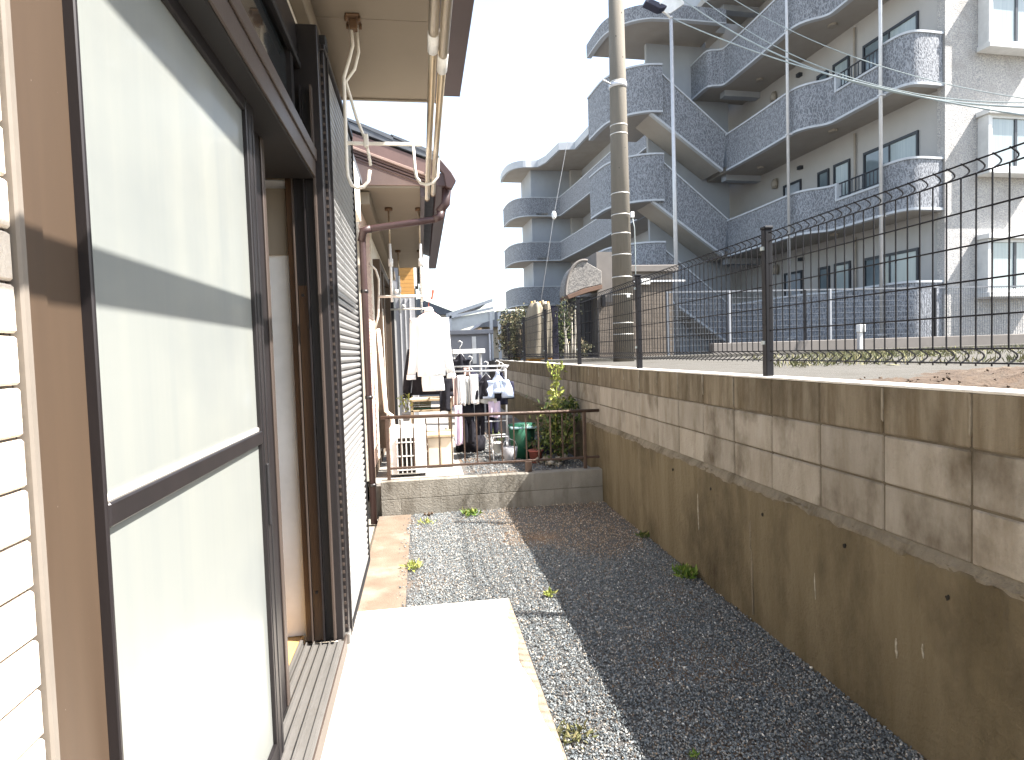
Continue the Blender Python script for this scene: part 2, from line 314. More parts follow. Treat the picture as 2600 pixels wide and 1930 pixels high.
# crushed stone: every piece real, joined as stuff
OCT = np.array([(1, 0, 0), (-1, 0, 0), (0, 1, 0), (0, -1, 0), (0, 0, 1), (0, 0, -1)], float)
OCF = np.array([(0, 2, 4), (2, 1, 4), (1, 3, 4), (3, 0, 4), (2, 0, 5), (1, 2, 5), (3, 1, 5), (0, 3, 5)])
def stones(name, P, rad, m, parent=None):
    n = len(P); V = OCT[None]*RNG.uniform(.6, 1.25, (n, 6, 1))*rad[:, None, None]*np.stack([RNG.uniform(.7, 1.3, n), RNG.uniform(.7, 1.2, n), RNG.uniform(.45, .85, n)], 1)[:, None]
    q = RNG.normal(size=(n, 4)); q /= np.linalg.norm(q, axis=1)[:, None]; w, x, y, z = q.T
    Rm = np.stack([1-2*(y*y+z*z), 2*(x*y-z*w), 2*(x*z+y*w), 2*(x*y+z*w), 1-2*(x*x+z*z), 2*(y*z-x*w), 2*(x*z-y*w), 2*(y*z+x*w), 1-2*(x*x+y*y)], 1).reshape(n, 3, 3)
    V = np.einsum('nij,nkj->nki', Rm, V)+P[:, None]
    F = (OCF[None]+(np.arange(n)*6)[:, None, None]).reshape(-1, 3)
    o = obj(name, fast_mesh(name, V.reshape(-1, 3), F, m), parent); o['kind'] = 'stuff'; return o
N = 135000
x = RNG.uniform(-.24, 1.84, N); y = 1.3+4.82*RNG.uniform(0, 1, N)**1.15
edge = .05*np.sin(y*3.1)+.03*np.sin(y*11)
ok = ~((x < .47) & (y < 3.585)) & ~((x < -.10+edge) & (RNG.uniform(0, 1, N) < .55)) & ~((x < -.15+edge*.5) & (RNG.uniform(0, 1, N) < .80+.19*np.clip((-.15-x)/.08, 0, 1)))
earthy = np.clip(1.5-((x-1.35)/.7)**2-((y-5.6)/1.0)**2+.35*np.sin(x*7+1)*np.sin(y*5), 0, 1)
edirt = np.clip(1.0-np.abs(x-1.84)/.12, 0, 1)*(y > 3.2)
ok &= ~(RNG.uniform(0, 1, N) < .72*np.maximum(earthy, edirt))
x, y, earthy = x[ok], y[ok], earthy[ok]; n = len(x)
rad = RNG.uniform(.0036, .0078, n); rad[RNG.uniform(0, 1, n) < .03] *= 1.45
z = rad*.3+.003*np.sin(x*13)*np.sin(y*9)+.004*RNG.uniform(0, 1, n)+.006
eb = RNG.uniform(0, 1, n) < earthy*.85+.03
z = z+.022*(x < -.157)
P = np.stack([x, y, z], 1)
stones('gravel', P[~eb], rad[~eb], MT['stone']); stones('earthy_gravel', P[eb], rad[eb]*.9, MT['stone_brown'])
n = 4200; x = RNG.uniform(.45, 1.82, n); y = RNG.uniform(6.45, 9.6, n); stones('yard_gravel', np.stack([x, y, np.full(n, .294)], 1), RNG.uniform(.006, .014, n), MT['stone'])
n = 260; x = 2.02+RNG.exponential(.8, n); y = RNG.uniform(1.0, 3.4, n); k = (x < 6) & (y < 2.9+.22*(x-2)); x, y, n = x[k], y[k], k.sum(); stones('soil_clods', np.stack([x, y, soil_z(x, np.minimum(y, 6.19))+.004], 1), RNG.uniform(.004, .013, n), MT['soil'])

# ================================================================== BLOCK RETAINING WALL
wall = thing('block_wall', 'long stained concrete block wall on a cast base beside the gravel yard', 'wall', (1.9, 6, 0))
part('core', B(1.855, 1.985, -3, 15.2, .82, 1.405), MT['mortar'], wall)
bm_ = B(-.1966, .1966, 0, .145, -.0966, .0966).mesh('block', MT['block'], .006, seg=1)
ytop = B(-.1966, .1966, 0, .145, -.0966, .0966).mesh('block', MT['block_top'], .006, seg=1)
for r in range(3):
    for k in range(-3, 34):
        yc = 1.821+.4*k+.2; 
        if yc > 15: continue
        # rotated so that the block's long side runs along the wall; slight unevenness
        obj('block', ytop if r == 0 else bm_, wall, (1.846+random.uniform(-.002, .002)+.147, yc+random.uniform(-.0015, .0015), 1.42-.1-.2*r-.002+random.uniform(-.0015, .0015)+.001*math.sin(yc)), (random.uniform(-.004, .004), random.uniform(-.003, .003), math.pi/2))
for k in range(-3, 33):
    yj = 1.821+.4*k
    if random.random() < .75:
        w0, w1 = random.uniform(.004, .012), random.uniform(.002, .005); zb = random.uniform(1.225, 1.32)
        part('lime_joint', MB().prism([(yj-w0, 1.41), (yj-w1, zb), (yj+w1, zb+.01), (yj+w0*random.uniform(.6, 1.4), 1.41)], 1.8425, 1.855, 'x'), MT['limejoint'], wall)
# cast base with a rough sloping shoulder
def base_mesh():
    ys = np.arange(-3, 15.21, .035); prof = [(1.99, 0.), (1.838, -.05), (1.832, .25), (1.826, .55), (1.823, .775), (1.828, .79), (1.853, .815), (1.99, .82)]
    V = []
    for yy in ys:
        w = .012*math.sin(yy*5.1)+.008*math.sin(yy*13.7+1)
        for i, (px, pz) in enumerate(prof):
            j = RNG.normal(0, .003) if i in (4, 5, 6) else RNG.normal(0, .0008)
            V.append((px+(j if 0 < i < 7 else 0), yy, pz+(w*.7+j if i in (4, 5) else 0)))
    m = len(prof); F = []
    for i in range(len(ys)-1):
        for k in range(m-1): F.append((i*m+k, i*m+k+1, (i+1)*m+k+1, (i+1)*m+k))
    b = MB(); b.add(V, F); return b
bpart = part('concrete_base', base_mesh(), MT['base'], wall, smooth=False)
def blob(cy, z0, z1, w, name, m, par):
    x = 1.832-.0095*max(0, (.5*(z0+z1)-.25))
    pl = []; n = 9
    for i in range(n+1):
        t = i/n; ww = w*(.25+.75*math.sin(math.pi*min(1, t*.9+.1)))*random.uniform(.5, 1.1); pl.append((cy+ww+.002*math.sin(5*t), z1+(z0-z1)*t))
    pr = []
    for i in range(n, -1, -1):
        t = i/n; ww = w*(.25+.75*math.sin(math.pi*min(1, t*.9+.1)))*random.uniform(.5, 1.1); pr.append((cy-ww+.002*math.sin(5*t), z1+(z0-z1)*t))
    part(name, MB().prism(pl+pr, x-.0045, x+.01, 'x'), m, par)
V = []; F = []; ys = np.arange(-3, 15.2, .03)
for i, yy in enumerate(ys):
    w = .012*math.sin(yy*5.1)+.008*math.sin(yy*13.7+1); e = RNG.normal(0, .006)+.008*math.sin(yy*23)
    V += [(1.821+RNG.normal(0, .001), yy, .778+w*.45+e*.7), (1.824+RNG.normal(0, .002), yy, .788+w*.4+RNG.normal(0, .002)), (1.838+RNG.normal(0, .0015), yy, .808+RNG.normal(0, .002)), (1.852, yy, .824)]
    if i:
        for k in range(3): F.append(((i-1)*4+k, (i-1)*4+k+1, i*4+k+1, i*4+k))
part('mortar_ledge', MB().add(V, F), MT['ledge'], wall)
for a, b in [(-3, 1.0), (1.0, 3.42), (3.42, 5.43), (5.43, 8.2), (8.2, 11.4), (11.4, 15.2)]: part('painted_sunlit_top', B(1.8475+random.uniform(0, .001), 1.9895, a, b, 1.4135, 1.422+random.uniform(0, .003)), MT['cap'], wall, bev=.002)  # added thin strips, pale to paint in the sunlit wall top
for a in [(3.88, .35, .60, .006), (2.13, .335, .415, .006), (2.0, .40, .455, .004), (2.635, .37, .5, .003)]: blob(*a, 'lime_streak', MT['lime'], bpart)
blob(3.215, .42, .73, .012, 'cold_joint', MT['ledge'], bpart); blob(3.205, .05, .43, .009, 'cold_joint', MT['ledge'], bpart)
for yy, zz in [(1.884, .68), (3.076, .668), (3.68, .679), (4.285, .69), (2.42, .70)]:
    part('drain_hole', MB().prism([(yy+.008*math.cos(t)*random.uniform(.6, 1.3), zz+.010*math.sin(t)*random.uniform(.6, 1.3)) for t in np.arange(0, 6.2, .7)], 1.8185, 1.84, 'x'), MT['hole'], bpart)

# ================================================================== KERB WALL + RAILING
kerb = thing('kerb_wall', 'low two course concrete kerb wall across the end of the gravel yard', 'wall', (.7, 6.2, 0))
part('core', B(-.43, 1.83, 6.135, 6.25, 0, .335), MT['mortar'], kerb)
xs = [-.445, -.062, .33, .72, 1.11, 1.50, 1.832]
for r, (z0, z1) in enumerate([(-.02, .168), (.173, .35)]):
    for a, b in zip(xs, xs[1:]):
        if r == 0: a, b = max(-.445, a-.19), (b-.19 if b < 1.8 else 1.832)
        part('block', B(a+.0006, b-.0006, 6.126, 6.262, z0, z1), MT['kerb'], kerb, bev=.0025)
rail = thing('railing', 'low brown metal railing standing on the kerb wall', 'railing', (.7, 6.22, .35))
def lean(px): return .0
part('top_rail', T([(-.425, 6.22, .985), (1.835, 6.22, .958)], .0175, 10), MT['rust'], rail)
part('bottom_rail', B(-.36, 1.83, 6.21, 6.232, .455, .478), MT['rust'], rail, bev=.003)
for px, w in ((-.365, .017), (1.675, .016)): part('post', B(px-w, px+w, 6.205, 6.237, .33, .972), MT['rust'], rail, bev=.003)
part('foot', B(1.03, 1.10, 6.205, 6.235, .35, .46), MT['rust'], rail, bev=.003)
b0 = B(-.0065, .0065, -.0065, .0065, -.242, .242).mesh('bar', MT['rust'])
for k in range(16):
    px = -.235+.1285*k
    if abs(px-1.675) > .03: obj('bar', b0, rail, (px, 6.221, .715), (0, random.uniform(-.006, .006), 0))

# ================================================================== BLACK MESH FENCE ON THE WALL
fen = thing('mesh_fence', 'black welded mesh fence with folded top and bottom standing on the block wall', 'fence', (1.92, 6, 1.42))
for py, n in [(1.13, 0), (3.165, 1), (5.2, 2), (7.28, 3), (9.3, 4), (11.3, 5), (13.3, 6)]:
    o = part('post', B(1.898, 1.942, py-.022, py+.022, 1.40, 2.235), MT['navy'], fen, bev=.004)
    part('cap', B(1.894, 1.946, py-.026, py+.026, 2.235, 2.252), MT['navy'], o, bev=.004)
    for zz in (2.12, 1.6): part('clamp', B(1.886, 1.9, py-.012, py+.012, zz, zz+.02), MT['cable'], o)
FX = 1.907
arc = lambda z0, z1, n=7: [(FX+.034*math.sin(math.pi*k/n), z0+(z1-z0)*k/n) for k in range(n+1)]
prof = [(FX, 1.502)]+arc(1.512, 1.560)+[(FX, 1.60), (FX, 2.14)]+arc(2.164, 2.214)
wire = MB().tube([(px-FX, 0, pz-1.86) for px, pz in prof], .003, 5).mesh('vertical_wire', MT['navy'])
yy = 1.2
while yy < 14.2:
    obj('vertical_wire', wire, fen, (FX, yy, 1.86)); yy += .06
for zz, dx in [(1.512, .006), (1.562, .006), (1.678, .005), (1.80, .005), (1.923, .005), (2.044, .005), (2.166, .006), (2.212, .006)]:
    for a, b in [(-.9, 1.12), (1.14, 3.155), (3.175, 5.19), (5.21, 7.27), (7.29, 9.29), (9.31, 11.29), (11.31, 13.29)]:
        part('horizontal_wire', T([(FX+dx, a+.02, zz), (FX+dx, b-.02, zz)], .0034, 5), MT['navy'], fen)

# ================================================================== OWN HOUSE
WX = -.482
house = thing('house', 'house with cream tile siding and brown sliding glass door at the left edge', 'house', (-3, 2, 0))
# wall shell: window opening y .70..2.66, z .40..2.95
wl = MB(); wl.box(WX-.12, WX, -4, .83, 0, 3.19).box(WX-.12, WX, 2.70, 3.96, 0, 3.19).box(WX-.16, -.555, 3.96, 5.86, 0, 2.80).box(WX-.12, WX, 3.96, 5.6, 2.80, 3.19).box(WX-.12, WX, .83, 2.70, 0, .355).box(WX-.12, WX, .83, 2.70, 2.96, 3.19)
part('wall', wl, MT['wallwhite'], house)
# tiles of the near wall beside the frame
tb = part('tile_backing', B(WX-.001, WX+.002, -.6, .80, 0, 3.1), MT['tilejoint'], house)
tm = B(0, .011, -.2985, .2985, -.0285, .0285).mesh('tile', MT['tile'], .003)
k = 0; zz = .03
while zz < 3.1:
    off = 0 if k % 2 else .3
    for yc in (.50-off, 1.1-off, -.1-off):
        y0, y1 = yc-.2985, min(yc+.2985, .798)
        if y1 < -.2 or y0 > .75: continue
        me = tm if y1 == yc+.2985 else B(0, .011, y0-yc, y1-yc, -.0285, .0285).mesh('tile', MT['tile'], .003)
        obj('tile', me, tb, (WX+.002+random.uniform(0, .0012), yc, zz))
    zz += .0607; k += 1
part('corner_trim', B(WX, -.462, .80, .8155, .1, 3.1), MT['trim'], house, bev=.003)
# frame of the sliding door
fr = part('window_frame', MB().box(-.60, -.472, .816, 1.0, .38, 2.96), MT['brown_lit'], house, bev=.004)
part('cover_strip', B(-.472, -.468, .818, .86, .38, 2.96), MT['brown_lit'], fr, bev=.0015)
part('transom_bar', B(-.62, -.402, .83, 2.60, 2.328, 2.448), MT['black'], fr, bev=.004)  # bar body coloured black to paint the shade on its underside
part('transom_face', B(-.402, -.395, .83, 2.60, 2.332, 2.45), MT['brown'], fr, bev=.002)
part('transom_lip', B(-.395, -.388, .83, 2.60, 2.40, 2.446), MT['brown'], fr, bev=.002)
part('head_box', B(-.60, -.45, .83, 2.70, 2.79, 2.955), MT['dark'], fr, bev=.005)
part('head_lip', B(-.46, -.438, .83, 2.70, 2.775, 2.80), MT['black'], fr, bev=.003)
tp = part('transom_pane', B(-.475, -.469, .84, 2.50, 2.45, 2.79), MT['glass'], fr)
part('transom_stile', B(-.48, -.455, 1.36, 1.39, 2.45, 2.79), MT['dark'], fr)
part('transom_stile', B(-.48, -.45, 2.47, 2.52, 2.45, 2.79), MT['dark'], fr)
# far jamb with its grooves, seen face on
jb = part('jamb', B(-.518, -.37, 2.62, 2.68, .40, 2.955), MT['dark'], house, bev=.003)
part('jamb_board', B(-.518, -.495, 2.60, 2.62, .42, 2.33), MT['jamb'], jb, bev=.002)
for x0, x1, d, m in [(-.494, -.489, .028, 'brown'), (-.447, -.441, .03, 'dark'), (-.405, -.398, .034, 'brown')]:
    part('jamb_fin', B(x0, x1, 2.62-d, 2.62, .415, 2.70), MT[m], jb)
part('jamb_liner', B(-.487, -.449, 2.612, 2.62, .415, 1.9), MT['jamb'], jb)
for zz in (.62, 1.86): part('screw', MB().prism([(-.47+.006*math.cos(t), zz+.006*math.sin(t)) for t in np.arange(0, 6.2, .9)], 2.605, 2.62, 'y'), MT['black'], jb)
# sill with rails
sill = part('sill', B(-.545, -.368, .70, 2.615, .355, .402), MT['track'], house, bev=.003)
for x0, w, h in [(-.545, .012, .022), (-.52, .004, .014), (-.49, .004, .014), (-.46, .004, .012), (-.425, .005, .012), (-.39, .012, .008)]:
    part('sill_rail', B(x0, x0+w, .95, 2.61, .402, .402+h), MT['track'], sill)
part('sill_nose', B(-.368, -.362, .70, 2.68, .33, .40), MT['brown'], sill)
part('sill_end', B(-.40, -.352, 2.68, 2.735, .352, .40), MT['track'], sill, bev=.003)
# sliding panels
def panel(xg, y0, y1, z0, z1, mid, sw0, sw1):
    p = part('sliding_panel', MB().box(xg-.03, xg+.004, y0, y0+sw0, z0, z1).box(xg-.03, xg+.004, y1-sw1, y1, z0, z1).box(xg-.03, xg+.003, y0+sw0, y1-sw1, z0, z0+.07).box(xg-.03, xg+.003, y0+sw0, y1-sw1, z1-.05, z1), MT['dark'], house, bev=.002)
    part('middle_rail', B(xg-.028, xg+.006, y0+sw0, y1-sw1, mid-.0185, mid+.0185), MT['dark'], p, bev=.003)
    part('glass', B(xg-.016, xg-.008, y0+sw0, y1-sw1, z0+.07, mid-.0185), MT['frost'], p)
    part('glass', B(xg-.016, xg-.008, y0+sw0, y1-sw1, mid+.0185, z1-.05), MT['frost'], p)
    part('bead', MB().box(xg-.008, xg-.004, y0+sw0, y0+sw0+.006, z0+.07, z1-.05).box(xg-.008, xg-.004, y0+sw0+.006, y1-sw1, mid+.0185, mid+.027), MT['bracket'], p)
    return p
p1 = panel(-.460, .944, 1.892, .412, 2.345, 1.381, .009, .078)
part('stile_groove', B(-.4565, -.4545, 1.865, 1.872, .42, 2.3), MT['black'], p1)
part('stile_groove', B(-.4565, -.4548, 1.826, 1.831, .42, 2.3), MT['black'], p1)
part('latch', B(-.4565, -.449, 1.835, 1.85, 1.12, 1.30), MT['black'], p1, bev=.002)
p2 = panel(-.500, 1.2, 2.15, .412, 2.345, 1.381, .06, .15)
part('stile_edge', B(-.4965, -.490, 2.115, 2.15, .42, 2.33), MT['brown'], p2, bev=.002)
# interior
rm = part('room_wall', MB().box(-3.6, -3.5, -1, 6.0, .3, 2.8).box(-3.5, -.625, 4.0, 4.1, .3, 2.8).box(-3.5, -.6, -1.1, -1, .3, 2.8).box(-3.5, -.6, -1, 4.0, 2.75, 2.8), MT['plaster'], house)
part('floor', B(-3.5, -.546, -1, 4.0, .30, .418), MT['wood'], house)
part('white_screen', B(-1.10, -.519, 2.655, 2.70, .42, 2.34), MT['plaster'], house, bev=.003, label='white inner panel beside the open sliding door')
part('inner_trim', B(-1.1, -.52, 2.64, 2.655, 2.03, 2.30), MT['soffit'], house)
# shutter box with horizontal slats
sb = part('shutter_box', MB().box(-.45, -.38, 2.70, 3.74, .375, 2.89).box(-.38, -.358, 2.70, 2.765, .375, 2.89), MT['dark'], house, bev=.002)
part('side_strip', B(-.372, -.350, 2.76, 2.775, .375, 2.89), MT['dark'], sb)
part('side_strip', B(-.39, -.352, 3.733, 3.748, .365, 2.90), MT['black'], sb)
part('top_strip', B(-.40, -.350, 2.685, 3.75, 2.885, 2.91), MT['dark'], sb, bev=.003)
part('bottom_strip', B(-.40, -.352, 2.735, 3.75, .358, .378), MT['black'], sb, bev=.002)
part('head_bracket', B(-.39, -.345, 2.69, 2.75, 2.90, 2.95), MT['black'], sb, bev=.004)
sm = MB().prism([(-.006, -.0165), (.007, -.0135), (.0125, -.004), (.0125, .006), (.005, .0105), (-.006, .0115)], 2.7755, 3.7325, 'y').mesh('slat', MT['slat'])
zz = .394
while zz < 2.875: obj('slat', sm, sb, (-.372, 0, zz)); zz += .0342
tooth = B(-.004, .005, -.003, .003, -.006, .006).mesh('slat_end', MT['brown'])
zz = .394
for i in range(72): obj('slat_end', tooth, sb, (-.368, 2.697, zz)); zz += .0342
# eave: soffit boards, frieze, fascia, gutter, roof
part('frieze', B(WX, -.425, -4, 3.90, 3.07, 3.185), MT['soffit'], house, bev=.004)
for a, b in [(-4, -.61), (-.607, 1.209), (1.212, 3.026), (3.029, 3.93)]:
    part('soffit_board', B(WX-.05, .145, a, b, 3.20, 3.215), MT['soffit'], house, bev=.0015)
part('eave_end_trim', B(WX-.05, .17, 3.93, 3.955, 3.19, 3.30), MT['soffit'], house, bev=.003)
part('fascia', B(.145, .172, -4, 3.955, 3.185, 3.36), MT['gutter'], house, bev=.003)
gt = part('gutter', MB().box(.172, .178, -4, 3.88, 3.21, 3.31).box(.178, .30, -4, 3.88, 3.205, 3.213).box(.294, .302, -4, 3.88, 3.213, 3.32).box(.172, .302, 3.874, 3.884, 3.205, 3.318), MT['gutter'], house, bev=.002)
part('gutter_lip', B(.302, .312, -4, 3.70, 3.295, 3.325), MT['gutter'], gt, bev=.002)
part('soffit_dark_edge', B(.128, .145, -4, 3.93, 3.192, 3.2), MT['gutter'], house)
part('roof', MB().prism([(.20, 3.33), (.20, 3.37), (-3.6, 4.85), (-7, 3.5), (-7, 3.46), (-3.6, 4.79)], -4, 3.955, 'y'), MT['rooftile'], house)
part('gable_wall', MB().prism([(-.60, 3.21), (-3.6, 4.70), (-6.8, 3.4), (-6.8, 0), (-.60, 0)], 5.78, 5.85, 'y'), MT['wallwhite'], house)
part('rear_roof', MB().prism([(-.48, 3.19), (-.48, 3.24), (-3.6, 4.6), (-7, 3.4), (-7, 3.36), (-3.6, 4.55)], 3.956, 5.85, 'y'), MT['rooftile'], house)

# laundry brackets hanging from the eave, two poles in them
def bracket(y0, label):
    t = thing('laundry_bracket', label, 'laundry bracket', (-.26, y0, 3.2), group='laundry brackets hanging from the eaves')
    part('mount', MB().box(-.29, -.225, y0-.045, y0+.045, 3.188, 3.199).box(-.275, -.24, y0-.02, y0+.02, 3.14, 3.188), MT['bolt'], t, bev=.003)
    for sx, sy in ((-.03, -.035), (.03, -.035), (.03, .035), (-.03, .035)): part('bolt', T([(-.258+sx, y0+sy, 3.165), (-.258+sx, y0+sy, 3.19)], .0075, 6), MT['bolt'], t)
    h = part('hanger_arm', T([(-.27, y0, 3.16), (-.265, y0, 3.07), (-.285, y0, 3.0), (-.312, y0, 2.92), (-.312, y0, 2.80), (-.315, y0, 2.52), (-.312, y0, 2.46), (-.296, y0, 2.42), (-.27, y0, 2.405), (-.24, y0, 2.412), (-.218, y0, 2.44), (-.21, y0, 2.49)], .0085, 8), MT['bracket'], t)
    part('hanger_arm', T([(-.245, y0+.02, 3.16), (-.24, y0+.02, 3.05), (-.262, y0+.02, 2.97), (-.305, y0+.02, 2.91), (-.262, y0+.02, 2.74), (-.222, y0+.02, 2.63), (-.205, y0+.02, 2.52)], .0075, 8), MT['bracket'], t)
    part('cross_bar', B(-.312, .045, y0-.006, y0+.006, 2.608, 2.624), MT['bracket'], t, bev=.002)
    part('end_stop', B(-.232, -.21, y0-.01, y0+.012, 2.60, 2.66), MT['bracket'], t, bev=.003)
    part('hook', T([(.0, y0, 2.615), (.004, y0, 2.50), (.01, y0, 2.46), (.03, y0, 2.432), (.06, y0, 2.424), (.09, y0, 2.435), (.112, y0, 2.465), (.118, y0, 2.55)], .0075, 8), MT['bracket'], t)
bracket(3.02, 'cream hooked laundry bracket hanging from the eave above the storm shutter')
bracket(.55, 'cream hooked laundry bracket hanging from the near end of the eave, out of view overhead')
for k, (xx, y1, lab) in enumerate([(.066, 3.46, 'speckled steel laundry pole on the house side of the pair under the eave'), (.096, 3.36, 'rusty steel laundry pole on the gutter side of the pair under the eave')]):
    t = thing('laundry_pole', lab, 'laundry pole', (xx, 1.5, 2.47), group='laundry poles under the eave')
    part('outer_tube', T([(xx, -.4, 2.472), (xx, 1.75+.12*k, 2.472)], .0142, 14), MT['steel'], t)
    part('inner_tube', T([(xx, 1.75+.12*k, 2.472), (xx, y1, 2.47)], .0122, 14), MT['steel'], t)
    part('collar', T([(xx, 1.70+.12*k, 2.472), (xx, 1.80+.12*k, 2.472)], .0155, 14), MT['whitepaint'], t)
    part('end_cap', T([(xx, y1, 2.47), (xx, y1+.02, 2.47)], .0132, 12), MT['bolt'], t)

# ================================================================== NEIGHBOUR HOUSE
nb = thing('neighbour_house', 'neighbouring house with pink brick siding, mauve gable board and brown downpipe', 'house', (-3, 9, 0))
NX = -.545
part('wall', MB().box(-6.8, NX, 6.0, 12.0, .2, 3.19), MT['wallwhite'], nb)
bt = B(0, .010, -.11, .11, -.0175, .0175).mesh('brick', MT['beigebrick'], .002)
zz = .42; k = 0
while zz < 3.05:
    for yc in (6.12, 6.35, 6.58, 6.81, 7.04): obj('brick', bt, nb, (NX, yc+(0 if k % 2 else .113)-.005, zz))
    zz += .0385; k += 1
part('foundation', B(NX-.02, NX+.012, 6.0, 12, .2, .395), MT['strip'], nb)
part('corner_trim', B(NX, NX+.02, 7.28, 7.40, .4, 3.1), MT['wallwhite'], nb)
nf = part('window_frame', MB().box(NX, -.44, 7.40, 7.55, .5, 2.75).box(NX, -.44, 8.0, 8.1, .5, 2.75).box(NX, -.44, 9.6, 9.75, .5, 2.75).box(NX, -.44, 7.55, 9.6, 2.66, 2.75).box(NX, -.44, 7.55, 9.6, .5, .58), MT['brown_lit'], nb, bev=.004)
part('pane', B(-.53, -.50, 7.55, 8.0, .58, 2.66), MT['frost'], nf); part('pane', B(-.52, -.48, 8.1, 9.6, .58, 2.66), MT['glass'], nf)
part('shutter_box', B(NX, -.40, 9.8, 10.7, .5, 2.75), MT['slat'], nb, bev=.004)
part('shutter_edge', B(NX, -.395, 9.76, 9.80, .5, 2.8), MT['black'], nb)
part('vertical_strip', B(NX, -.455, 7.86, 7.93, .5, 2.2), MT['bracket'], nb)
part('frieze', B(NX, -.43, 6.0, 12, 3.05, 3.17), MT['soffit'], nb, bev=.004)
for a, b in ((5.9, 7.65), (7.655, 9.45), (9.455, 11.2)): part('soffit_board', B(NX-.05, .05, a, b, 3.18, 3.20), MT['soffit'], nb, bev=.002)
# gable board, stepped mouldings, falling towards the gutter
sl_ = -.36
def gz(x): return 3.60+sl_*(x+.40)
g = lambda a, b, x0=-1.9, x1=.20: [(x0, gz(x0)+a), (x1, gz(x1)+a), (x1, gz(x1)+b), (x0, gz(x0)+b)]
part('gable_board', MB().prism(g(-.12, .005), 5.83, 5.87, 'y'), MT['fascia'], nb, bev=.003)
part('gable_bead', MB().prism(g(-.145, -.12), 5.82, 5.86, 'y'), MT['fascia_l'], nb, bev=.003)
for k in range(4): part('gable_moulding', MB().prism(g(-.165-.026*k, -.147-.026*k, -1.9, .14), 5.845+.012*k, 5.89, 'y'), MT['fascia'], nb, bev=.003)
part('gable_infill', MB().prism([(-1.9, 3.2), (.05, 3.2), (.05, 3.24), (-1.9, gz(-1.9)-.24)], 5.885, 5.91, 'y'), MT['fascia_l'], nb)
part('roof', MB().prism([(.24, gz(.24)+.03), (-3.6, gz(-3.6)+.03), (-7.4, gz(.24)), (-7.4, gz(.24)+.06), (-3.6, gz(-3.6)+.10), (.24, gz(.24)+.085)], 5.82, 11.4, 'y'), MT['rooftile'], nb)
for k in range(3): part('roof_tile_row', MB().prism([(.22-.4*k, gz(.22-.4*k)+.07), (-.2-.4*k, gz(-.2-.4*k)+.10), (-.2-.4*k, gz(-.2-.4*k)+.12), (.22-.4*k, gz(.22-.4*k)+.11)], 5.815, 11.38, 'y'), MT['rooftile'], nb)
part('fascia', B(.05, .09, 5.9, 11.2, 3.10, 3.36), MT['gutter'], nb)
ng = part('gutter', MB().box(.20, .33, 5.80, 11.3, 3.17, 3.19).box(.20, .212, 5.80, 11.3, 3.19, 3.28).box(.318, .33, 5.80, 11.3, 3.19, 3.28).box(.20, .33, 5.79, 5.805, 3.17, 3.29), MT['pipe'], nb, bev=.004)
part('gutter_cap', MB().prism([(.16, 3.40), (.24, 3.42), (.34, 3.30), (.385, 3.22), (.34, 3.14), (.29, 3.16), (.27, 3.28)], 5.77, 5.84, 'y'), MT['pipe'], ng, bev=.006)
part('gutter_outlet', T([(.30, 5.88, 3.19), (.285, 5.88, 3.03), (.22, 5.88, 2.95)], [.045, .042, .04], 12), MT['pipe'], ng)
dp = part('downpipe', T([(.22, 5.88, 2.905), (.19, 5.88, 2.882), (-.40, 5.89, 2.80), (-.47, 5.90, 2.785), (-.502, 5.905, 2.74), (-.505, 5.91, 2.6), (-.505, 5.915, .0)], .032, 12), MT['pipe'], nb)
part('elbow', T([(.235, 5.88, 2.96), (.225, 5.88, 2.905), (.17, 5.88, 2.88)], .038, 12), MT['pipe'], dp)
part('elbow', T([(-.42, 5.895, 2.797), (-.49, 5.90, 2.78), (-.513, 5.905, 2.68)], .038, 12), MT['pipe'], dp)
for zz in (2.2, 1.2, .36): part('pipe_clip', T([(-.505, 5.915, zz), (-.505, 5.915, zz+.03)], .037, 12), MT['dark'], dp)
# wall cable that loops down under the eave
part('wall_cable', T([(-.52, 6.9, 2.62), (-.46, 6.95, 2.56), (-.435, 7.0, 2.46), (-.44, 7.0, 2.3), (-.46, 7.0, 2.05), (-.50, 7.0, 1.9)], .012, 8), MT['bracket'], nb)
for k, (y0, zb) in enumerate([(6.70, 2.24), (9.37, 2.3)]):
    t = thing('laundry_bracket', ['pair of white hanging laundry rods nearest under the neighbour eave', 'pair of white hanging laundry rods farther back under the neighbour eave'][k], 'laundry bracket', (-.12, y0, 3.18), group='laundry brackets hanging from the eaves')
    for xx in (-.285, .035):
        part('socket', T([(xx, y0, 3.15), (xx, y0, 3.18)], .042, 10), MT['bolt'], t)
        part('rod_upper', T([(xx, y0, 2.78), (xx, y0, 3.15)], .009, 8), MT['steel'], t)
        part('rod', T([(xx, y0, zb-.06), (xx, y0, 2.80)], .0145, 8), MT['whitepaint'], t)
        part('joint', T([(xx, y0, 2.56), (xx, y0, 2.64)], .026, 8), MT['whitepaint'], t)
    part('cross_bar', T([(-.43, y0, zb), (.12, y0, zb+.0)], .014, 8), MT['bracket'], t)
    part('knob', T([(-.235, y0-.01, zb+.03), (-.235, y0-.01, zb+.07)], .02, 8), MT['whitepaint'], t)
